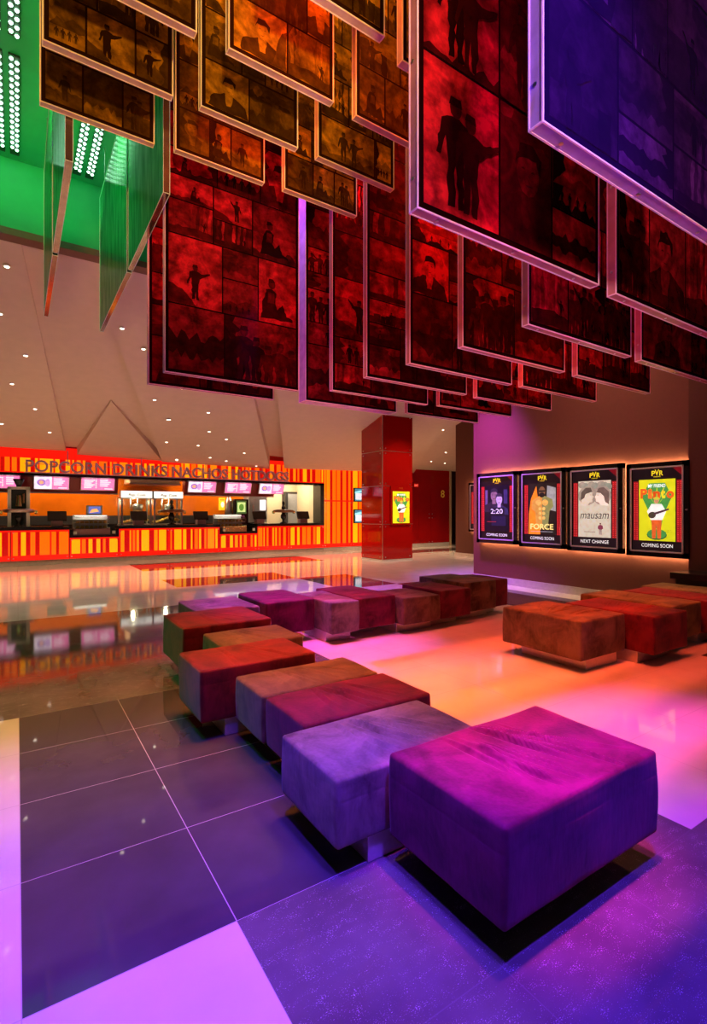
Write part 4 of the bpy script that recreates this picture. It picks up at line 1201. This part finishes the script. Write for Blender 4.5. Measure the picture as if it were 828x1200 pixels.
# popcorn machines
def popcorn(u0, u1, label):
    y = YC+0.85
    x0, x1 = xat(u0, y), xat(u1, y); W = x1-x0
    d = thing('popcorn_machine', ((x0+x1)/2, y, 0.0), label, 'popcorn machine', 'popcorn machines behind the counter')
    q = MB(); q.bbox(-W/2, W/2, 0, .6, 0, 1.0, .006); q.build('base_cabinet', M['steel'], d)
    for sx in (-1, 1):
        for yy in (.02, .58):
            q = MB(); q.bbox(sx*(W/2-.03)-.025, sx*(W/2-.03)+.025, yy-.02, yy+.02, 1.0, 1.78, .004); q.build('post', M['steel'], d)
    q = MB(); q.box(-W/2+.05, W/2-.05, .02, .028, 1.02, 1.76); q.build('front_glass', M['glass'], d)
    q = MB(); q.bbox(-W/2, W/2, 0, .6, 1.76, 1.80, .004); q.build('top_plate', M['steel'], d)
    a = Art((-W/2, -.03, 1.78), (1,0,0), (0,-1,0), .001)
    a.rect(0, W, 0, .2, lin((250, 248, 235))); a.text('Pop', W*.33, .05, .11, lin((90, 70, 40)), shear=.2, bold=.03); a.text('Corn', W*.64, .05, .11, lin((90, 70, 40)), shear=.2, bold=.03)
    a.build('header_sign', M['header'], d)
    q = MB(); q.bbox(-W/2, W/2, -.028, .3, 1.78, 1.98, .004); q.build('header_box', M['white'], d)
    q = MB(); q.lathe([(.0,.0),(.12,.0),(.15,.05),(.15,.2),(.13,.22),(0,.22)], (.08, .3, 1.38), 18); q.build('kettle', M['steel'], d)
    q = MB(); q.cyl((.08,.3,1.58), (.08,.3,1.77), .02, n=10); q.cyl((-.12,.3,1.45), (-.12,.3,1.77), .02, n=10); q.build('kettle_arm', M['steel'], d)
    q = MB(); rr = random.Random(3)
    for i in range(14):
        for j in range(8):
            xx, yy = -W/2+.1+(W-.2)*i/13, .1+.4*j/7
            zz = 1.03+.14*math.exp(-((xx-.1)/.25)**2)+rr.uniform(0, .03)
            q.lathe([(0,-.03),(.025,-.015),(.03,.0),(.02,.025),(0,.03)], (xx, yy, zz), 6)
    o = q.build('popcorn_heap', M['food'], d); o['kind'] = 'stuff'
popcorn(141.5, 178, 'tall glass popcorn machine with lit header, left of the pair')
popcorn(180, 214, 'tall glass popcorn machine with lit header, right of the pair behind the drink tower')
d = thing('extractor_hood', (xat(178, YC+1.4), YC+1.4, 2.22), 'cream extractor box above the popcorn machines', 'hood')
q = MB(); q.bbox(-.72, .72, -.5, .5, .0, .5, .01); q.build('hood_box', M['wall_cream'], d)
q = MB(); q.bbox(-.74, .74, -.53, .53, -.03, .0, .004); q.build('hood_rim', M['steel'], d)

# cash registers
def register(u, label, y=YC+.22, s=1.0):
    d = thing('cash_register', (xat(u, y), y, .985), label, 'cash register', 'cash registers on the counter')
    q = MB(); q.bbox(-.13*s, .13*s, -.02, .22, 0, .14, .008); q.build('base', M['pinkbox'], d)
    q = MB(); q.cyl((0, .12, .13), (0, .10, .24), .04, .03, 12); q.build('neck', M['black_matt'], d)
    q = MB()
    c, sn = math.cos(.42), math.sin(.42)
    pts = []
    for (yy, zz) in ((0, 0), (.06, 0), (.06, .26), (0, .26)):
        pts.append((yy*c+zz*sn*1.0+.0, .16+zz*c-yy*sn))
    w = .22*s
    q.add([(-w, p[0], p[1]) for p in pts]+[(w, p[0], p[1]) for p in pts], [(0,1,2,3),(7,6,5,4),(0,4,5,1),(1,5,6,2),(2,6,7,3),(3,7,4,0)])
    q.build('monitor', M['black'], d)
    q = MB(); q.bbox(-.05*s, .05*s, .15, .155, .27, .31, .001); q.build('status_display', M['grey'], d)
for u, l in ((67, 'black cash register left of the first food display'), (163, 'black cash register in front of the left popcorn machine'),
             (236, 'black cash register between popcorn machine and second food display'), (305, 'black cash register right of the second food display'),
             (356, 'black cash register at the right end of the counter')):
    register(u, l)
# small monitor on the first display
def food_display(u0, u1, label, mon=False):
    y = YC+.03
    x0, x1 = xat(u0, y), xat(u1, y); W = x1-x0
    d = thing('food_display', ((x0+x1)/2, y, .74), label, 'display case', 'heated food displays in the lowered bays')
    q = MB(); q.bbox(-W/2, W/2, 0, .55, 0, .17, .008); q.build('base', M['pinkbox'] if mon else M['brass'], d)
    q = MB(); prof = [(.0,.17),(.0,.34),(.06,.45),(.18,.52),(.5,.52)]
    vs = []
    for xx in (-W/2+.01, W/2-.01): vs += [(xx, a, b) for a, b in prof]
    n = len(prof); q.add(vs, [(i, i+1, n+i+1, n+i) for i in range(n-1)]); q.build('curved_glass', M['glass'], d)
    q = MB(); q.box(-W/2+.02, W/2-.02, .08, .5, .30, .31); q.box(-W/2+.02, W/2-.02, .12, .5, .41, .415); q.build('shelf', M['steel'], d)
    q = MB(); q.bbox(-W/2+.04, W/2-.04, .36, .46, .505, .517, .003); q.build('light_bar', M['tube'], d)
    q = MB(); q.bbox(-W/2, W/2, .5, .55, .15, .54, .004)
    for xx in (-W/2, W/2-.02): q.box(xx, xx+.02, .04, .5, .17, .2)
    q.build('back_frame', M['white'], d)
    for zz in (.18, .315):
        for k in range(7):
            px = -W/2+.1+(W-.2)*k/6
            q = MB(); q.lathe([(0,0),(.045,.0),(.05,.03),(.03,.06),(0,.065)], (px, .25, zz), 10)
            o = q.build('snack', M['food'], d)
    if mon:
        m_ = thing('counter_monitor', ((x0+x1)/2+.12, y+.66, .985), 'small grey monitor standing behind the first food display', 'monitor')
        q = MB(); q.bbox(-.22, .22, -.03, .12, .0, .28, .01); q.build('stand_box', M['white'], m_)
        q = MB(); q.bbox(-.2, .2, -.05, .08, .28, .56, .012); q.build('housing', M['grey'], m_)
        a = Art((-.15, -.053, .33), (1,0,0), (0,-1,0), .001); a.rect(0, .3, 0, .2, lin((90, 100, 170))); a.poly([(.02,.02),(.26,.06),(.2,.14),(.08,.12)], lin((240, 160, 90)))
        a.build('display', M['screen'], m_)
food_display(87, 129, 'curved glass food display with mauve base in the first lowered bay', True)
food_display(256, 289, 'curved glass food display with brass base in the second lowered bay')
# drink towers
def tower(u, label, big=False, y=YC+.2):
    d = thing('drink_tower', (xat(u, y), y, .985), label, 'drink dispenser', 'drink towers on the counter')
    q = MB(); q.lathe([(.0,0),(.12,0),(.12,.02),(.05,.05),(.045,.12),(.09,.18),(.1,.26),(.06,.32),(.05,.36)], (0,0,0), 18); q.build('pedestal', M['black'], d)
    q = MB(); q.lathe([(.0,.36),(.30,.36),(.34,.39),(.34,.44),(.2,.46),(.0,.46)], (0,0,0), 24); q.build('tray', M['wood'] if not big else M['steel'], d)
    q = MB()
    for k in (-1, 1): q.cyl((k*.34, -.02, .37), (k*.40, -.02, .37), .05, .05, 12)
    q.build('tap', M['brass'], d)
    if not big:
        q = MB(); q.lathe([(.0,.46),(.05,.46),(.07,.52),(.05,.57),(.02,.6),(.05,.64),(.05,.7),(0,.74)], (0,0,0), 16); q.build('knob', M['black'], d)
    else:
        q = MB(); q.bbox(-.24, -.16, 0.02, .3, .0, 1.0, .006); q.bbox(.16, .24, 0.02, .3, 0, 1.0, .006); q.bbox(-.24, .24, .02, .3, .95, 1.02, .006); q.build('cabinet_frame', M['white'], d)
        q = MB(); q.bbox(-.16, .16, .1, .3, .05, .95, .004); q.build('back_panel', M['black_matt'], d)
        q = MB(); q.lathe([(.05,1.02),(.06,1.06),(.12,1.18),(.13,1.22),(0,1.22)], (0,.15,0), 16); q.build('bean_hopper', M['black'], d)
        q = MB(); q.cyl((0,.02,.52), (0,.02,.8), .07, .05, 14); q.cyl((.1,.05,.6), (.1,.05,.85), .025, n=10); q.build('spout', M['brass'], d)
tower(22, 'large white-framed coffee tower with round steel tray at the left end', True)
tower(201, 'black drink tower with round brown tray in front of the right popcorn machine')
tower(332, 'black drink tower with round brown tray by the dark open door')
# appliances at the back
d = thing('drinks_fridge', (xat(278, YR-.5), YR-.5, 1.0), 'dark glass-front appliance with green lit window on the back counter', 'fridge')
q = MB(); q.bbox(-.2, .3, -.25, .25, 0, .8, .01); q.build('body', M['black'], d)
a = Art((-.13, -.252, .3), (1,0,0), (0,-1,0), .001); a.rect(0, .36, 0, .45, lin((60, 80, 40))); a.rect(.04, .32, .06, .39, lin((190, 215, 130))); a.ell(.18, .22, .09, .12, lin((90, 130, 50)))
a.build('lit_window', M['screen'], d)
d = thing('soda_fountain', (xat(300, YR-.5), YR-.5, 1.0), 'tall grey dispenser with lit white panel on the back counter', 'drink dispenser')
q = MB(); q.bbox(-.38, .3, -.28, .25, 0, .92, .02); q.build('body', M['grey'], d)
a = Art((.02, -.282, .42), (1,0,0), (0,-1,0), .001); a.rect(0, .22, 0, .36, WH); a.build('lit_panel', M['screen'], d)
q = MB(); q.lathe([(.14,0),(.14,.02),(.12,.02)], (0,0,0), 20); q.box(-.24, -.2, -.29, -.28, .2, .6); q.build('handle', M['steel'], d)
d = thing('water_boiler', (xat(267.5, YR-.55), YR-.55, 1.0), 'slim steel cylinder boiler left of the dark appliance', 'boiler')
q = MB(); q.lathe([(0,0),(.12,0),(.12,.75),(.08,.8),(.06,.95),(.09,1.0),(0,1.02)], (0,0,0), 18); q.build('tank', M['steel'], d)
q = MB(); q.cyl((0,-.12,.2), (0,-.18,.2), .02, n=10); q.build('tap', M['brass'], d)
a = Art((xat(256, YR-.02), YR-.02, at_y(260, 598, YR)[1]), (1,0,0), (0,-1,0), .001)
a.rect(0, .24, 0, .44, lin((235, 170, 30))); a.ell(.14, .2, .06, .1, lin((245, 225, 190))); a.rect(.05, .2, .34, .39, lin((220, 120, 30)))
tag(a.build('wall_notice', M['poster'], None), 'small yellow notice on the orange wall behind the counter', 'notice')
# open dark door in the cream back wall
dd = empty('door_staff', (xat(345, YR-.03), YR-.03, 0)); structure(dd)
q = MB(); q.bbox(-.42, .42, -.04, .0, 0, 2.05, .004); q.build('door_leaf', M['grey'], dd)
q = MB(); q.bbox(-.52, -.42, -.3, .0, 0, 2.1, .004); q.bbox(-.52, .5, -.05, .0, 2.05, 2.12, .004); q.build('door_frame', M['black_matt'], dd)
q = MB(); q.box(.1, .35, -.1, -.05, 1.93, 1.98); q.build('door_closer', M['steel'], dd)
# orange glow lamps on the back wall worktop
for u, lab in ((133, 'left'), (226, 'middle'), (330, 'right')):
    pass

# ------------------------------------------------------------------ lights
def light(kind, name, loc, energy, color, size=.1, target=None, spot=60, blend=.6, size_y=None, spread=None):
    l = bpy.data.lights.new(name, kind); o = bpy.data.objects.new(name, l); COL.objects.link(o)
    o.location = loc; l.energy = energy; l.color = color
    if kind == 'AREA':
        l.size = size
        if size_y: l.shape = 'RECTANGLE'; l.size_y = size_y
        if spread: l.spread = math.radians(spread)
    else: l.shadow_soft_size = size
    if kind == 'SPOT': l.spot_size = math.radians(spot); l.spot_blend = blend
    if target is not None:
        o.rotation_euler = (Vector(target)-Vector(loc)).to_track_quat('-Z', 'Y').to_euler()
    return o
VIO = (0.11, 0.022, 1.0); MAG = (1.0, 0.06, 0.65); ORG = (1.0, 0.075, 0.014); RED = (1.0, 0.04, 0.04); AMB = (1.0, 0.50, 0.08); GRN = (0.01, 1.0, 0.22)
# violet wash in front
light('SPOT', 'violet_spot', (1.1, 0.25, 5.4), 3000, VIO, .15, (1.0, 0.35, 0), 50, .8)
light('SPOT', 'violet_spot', (0.1, 1.4, 5.4), 2100, VIO, .15, (0.1, 1.6, 0), 46, .9)
light('SPOT', 'magenta_spot', (1.75, 1.22, 5.4), 3200, (1, .04, .62), .08, (1.72, 1.34, 0.4), 15, .9)
light('SPOT', 'magenta_spot', (2.9, 1.75, 5.4), 1500, (1, .05, .9), .15, (3.0, 1.3, 0), 30, .9)
# red-orange wash in the middle
for (x, y, e, c) in ((2.4, 2.35, 500, ORG), (3.7, 2.35, 800, ORG), (3.2, 2.88, 650, ORG), (4.7, 2.88, 900, ORG), (3.3, 3.35, 600, ORG), (4.9, 3.35, 600, ORG), (3.0, 3.9, 450, RED), (1.5, 3.6, 420, RED), (1.4, 4.5, 420, RED), (1.5, 2.55, 420, RED)):
    light('SPOT', 'orange_spot', (x, y, 5.5), e, c, .15, (x, y, 0), 56, .8)
light('SPOT', 'magenta_spot', (2.9, 5.6, 5.4), 1300, MAG, .15, (2.7, 5.6, 0), 42, .9)
light('SPOT', 'violet_spot', (4.6, 6.0, 5.4), 1900, (0.5, 0.10, 1), .15, (4.3, 7.2, 0), 48, .9)
light('SPOT', 'violet_spot', (6.0, 6.6, 5.0), 2400, (0.42, 0.08, 1), .15, (7.65, 6.9, 1.7), 50, 1.0)
# amber lamps above the gaps between the amber panels
for (x, y) in ((0.45, 2.5), (0.45, 3.05), (0.45, 3.6), (1.35, 2.05), (1.35, 2.55), (1.35, 3.08), (1.35, 3.6), (2.2, 2.0), (2.2, 2.55), (2.2, 3.05), (2.2, 3.55)):
    light('SPOT', 'amber_lamp', (x, y, 5.85), 70 if x < 1 else 170, AMB, .08, (x, y+.12, 4.0), 50, .7)
# red lamps above the gaps between the red panels
for (x, y) in ((1.8, 1.22), (3.1, 1.22), (3.1, 1.8), (3.1, 2.35), (3.1, 2.9), (3.1, 3.35), (3.1, 3.9), (3.1, 4.45), (4.5, 1.75), (4.5, 2.3), (4.5, 2.85), (4.5, 3.35), (4.5, 3.9), (4.5, 4.45), (1.6, 4.05), (1.6, 4.5)):
    light('SPOT', 'red_lamp', (x, y, 5.85), 240, (1, .11, .07), .08, (x, y+.15, 3.8), 50, .7)
for (x, y) in ((2.36, 3.6), (2.36, 4.2), (2.34, 4.80)):
    light('SPOT', 'violet_lamp', (x, y, 5.85), 200 if y < 4.5 else 1500, (.62, .12, 1), .05, (x+.12, y, 3), 30, .7)
# added fill spots behind the viewer, brightening the hanging panels
light('SPOT', 'panel_fill', (0.4, -1.6, 2.1), 420, (1, .55, .5), .15, (3.0, 3.2, 3.5), 56, .8)
light('SPOT', 'panel_fill', (-0.3, -1.6, 2.1), 1000, (1, .55, .16), .15, (0.8, 3.2, 4.6), 46, .8)
# green light on the ceiling
for (x, y, e) in ((-0.6, 7.0, 15), (0.6, 7.2, 13), (0.55, 5.6, 14), (-0.5, 5.0, 12)):
    light('SPOT', 'green_lamp', (x, y, 5.0), e, GRN, .15, (x, y+.25, 6.0), 150, .5)
light('SPOT', 'green_spot', (-1.0, 6.0, 5.7), 75, GRN, .15, (-0.6, 8.0, 5.3), 100, .8)
light('SPOT', 'green_spot', (0.6, 5.4, 5.8), 160, GRN, .1, (0.6, 6.0, 4.4), 100, .8)
light('SPOT', 'green_spot', (-0.9, 4.6, 5.8), 330, (.12, 1, .25), .15, (0.6, 3.9, 0), 34, .9)
# warm light in the back of the hall
WARM = (1.0, 0.70, 0.42)
for (x, y) in ((-3, 12.2), (0, 12.2), (3.5, 12.4), (7, 13.0), (10.5, 13.2), (13.2, 13)):
    light('SPOT', 'warm_downlight', (x, y, plane_z(y)-.25), 420, WARM, .15, (x, y, 0), 104, .8)
for (x, y) in ((-2, 10), (2.5, 9.8), (7.0, 9.8), (10.3, 9.5)):
    light('SPOT', 'warm_downlight', (x, y, plane_z(y)-.25), 260, (1, .64, .55), .15, (x, y, 0), 100, .8)
light('SPOT', 'column_fill', (9.3, 8.6, 4.4), 380, WARM, .1, (8.9, 11.3, 1.8), 50, .8)  # added spot that brightens the red column
light('AREA', 'recess_light', (2.5, YC+1.2, 2.70), 250, (1, .78, .5), 9.5, (2.5, YC+1.2, 0), size_y=.4)
light('AREA', 'staff_light', (8.0, YC+1.3, 2.70), 70, (1, .9, .7), .8, (8.0, YC+1.3, 0), size_y=.8)
for u in (160, 198):
    light('POINT', 'popcorn_lamp', (xat(u, YC+1.0)-.1, YC+1.0, 1.70), 22, (1, .8, .5), .04)
# wall washers over the posters and an added fill behind the viewer
for y in (3.8, 5.0):
    light('SPOT', 'wall_washer', (6.6, y, 5.8), 240, (1, .62, .42), .1, (7.65, y, 2.0), 66, .9)
light('AREA', 'lobby_fill', (2.0, -2.5, 5.8), 7, (1, .8, .8), 3, (2.0, -2.5, 0))  # unseen overhead fill, added for soft general brightness

wd = bpy.data.worlds.new('world'); SC.world = wd; wd.use_nodes = True
bg = wd.node_tree.nodes['Background']; bg.inputs[0].default_value = (0.55, 0.35, 0.45, 1); bg.inputs[1].default_value = 0.022
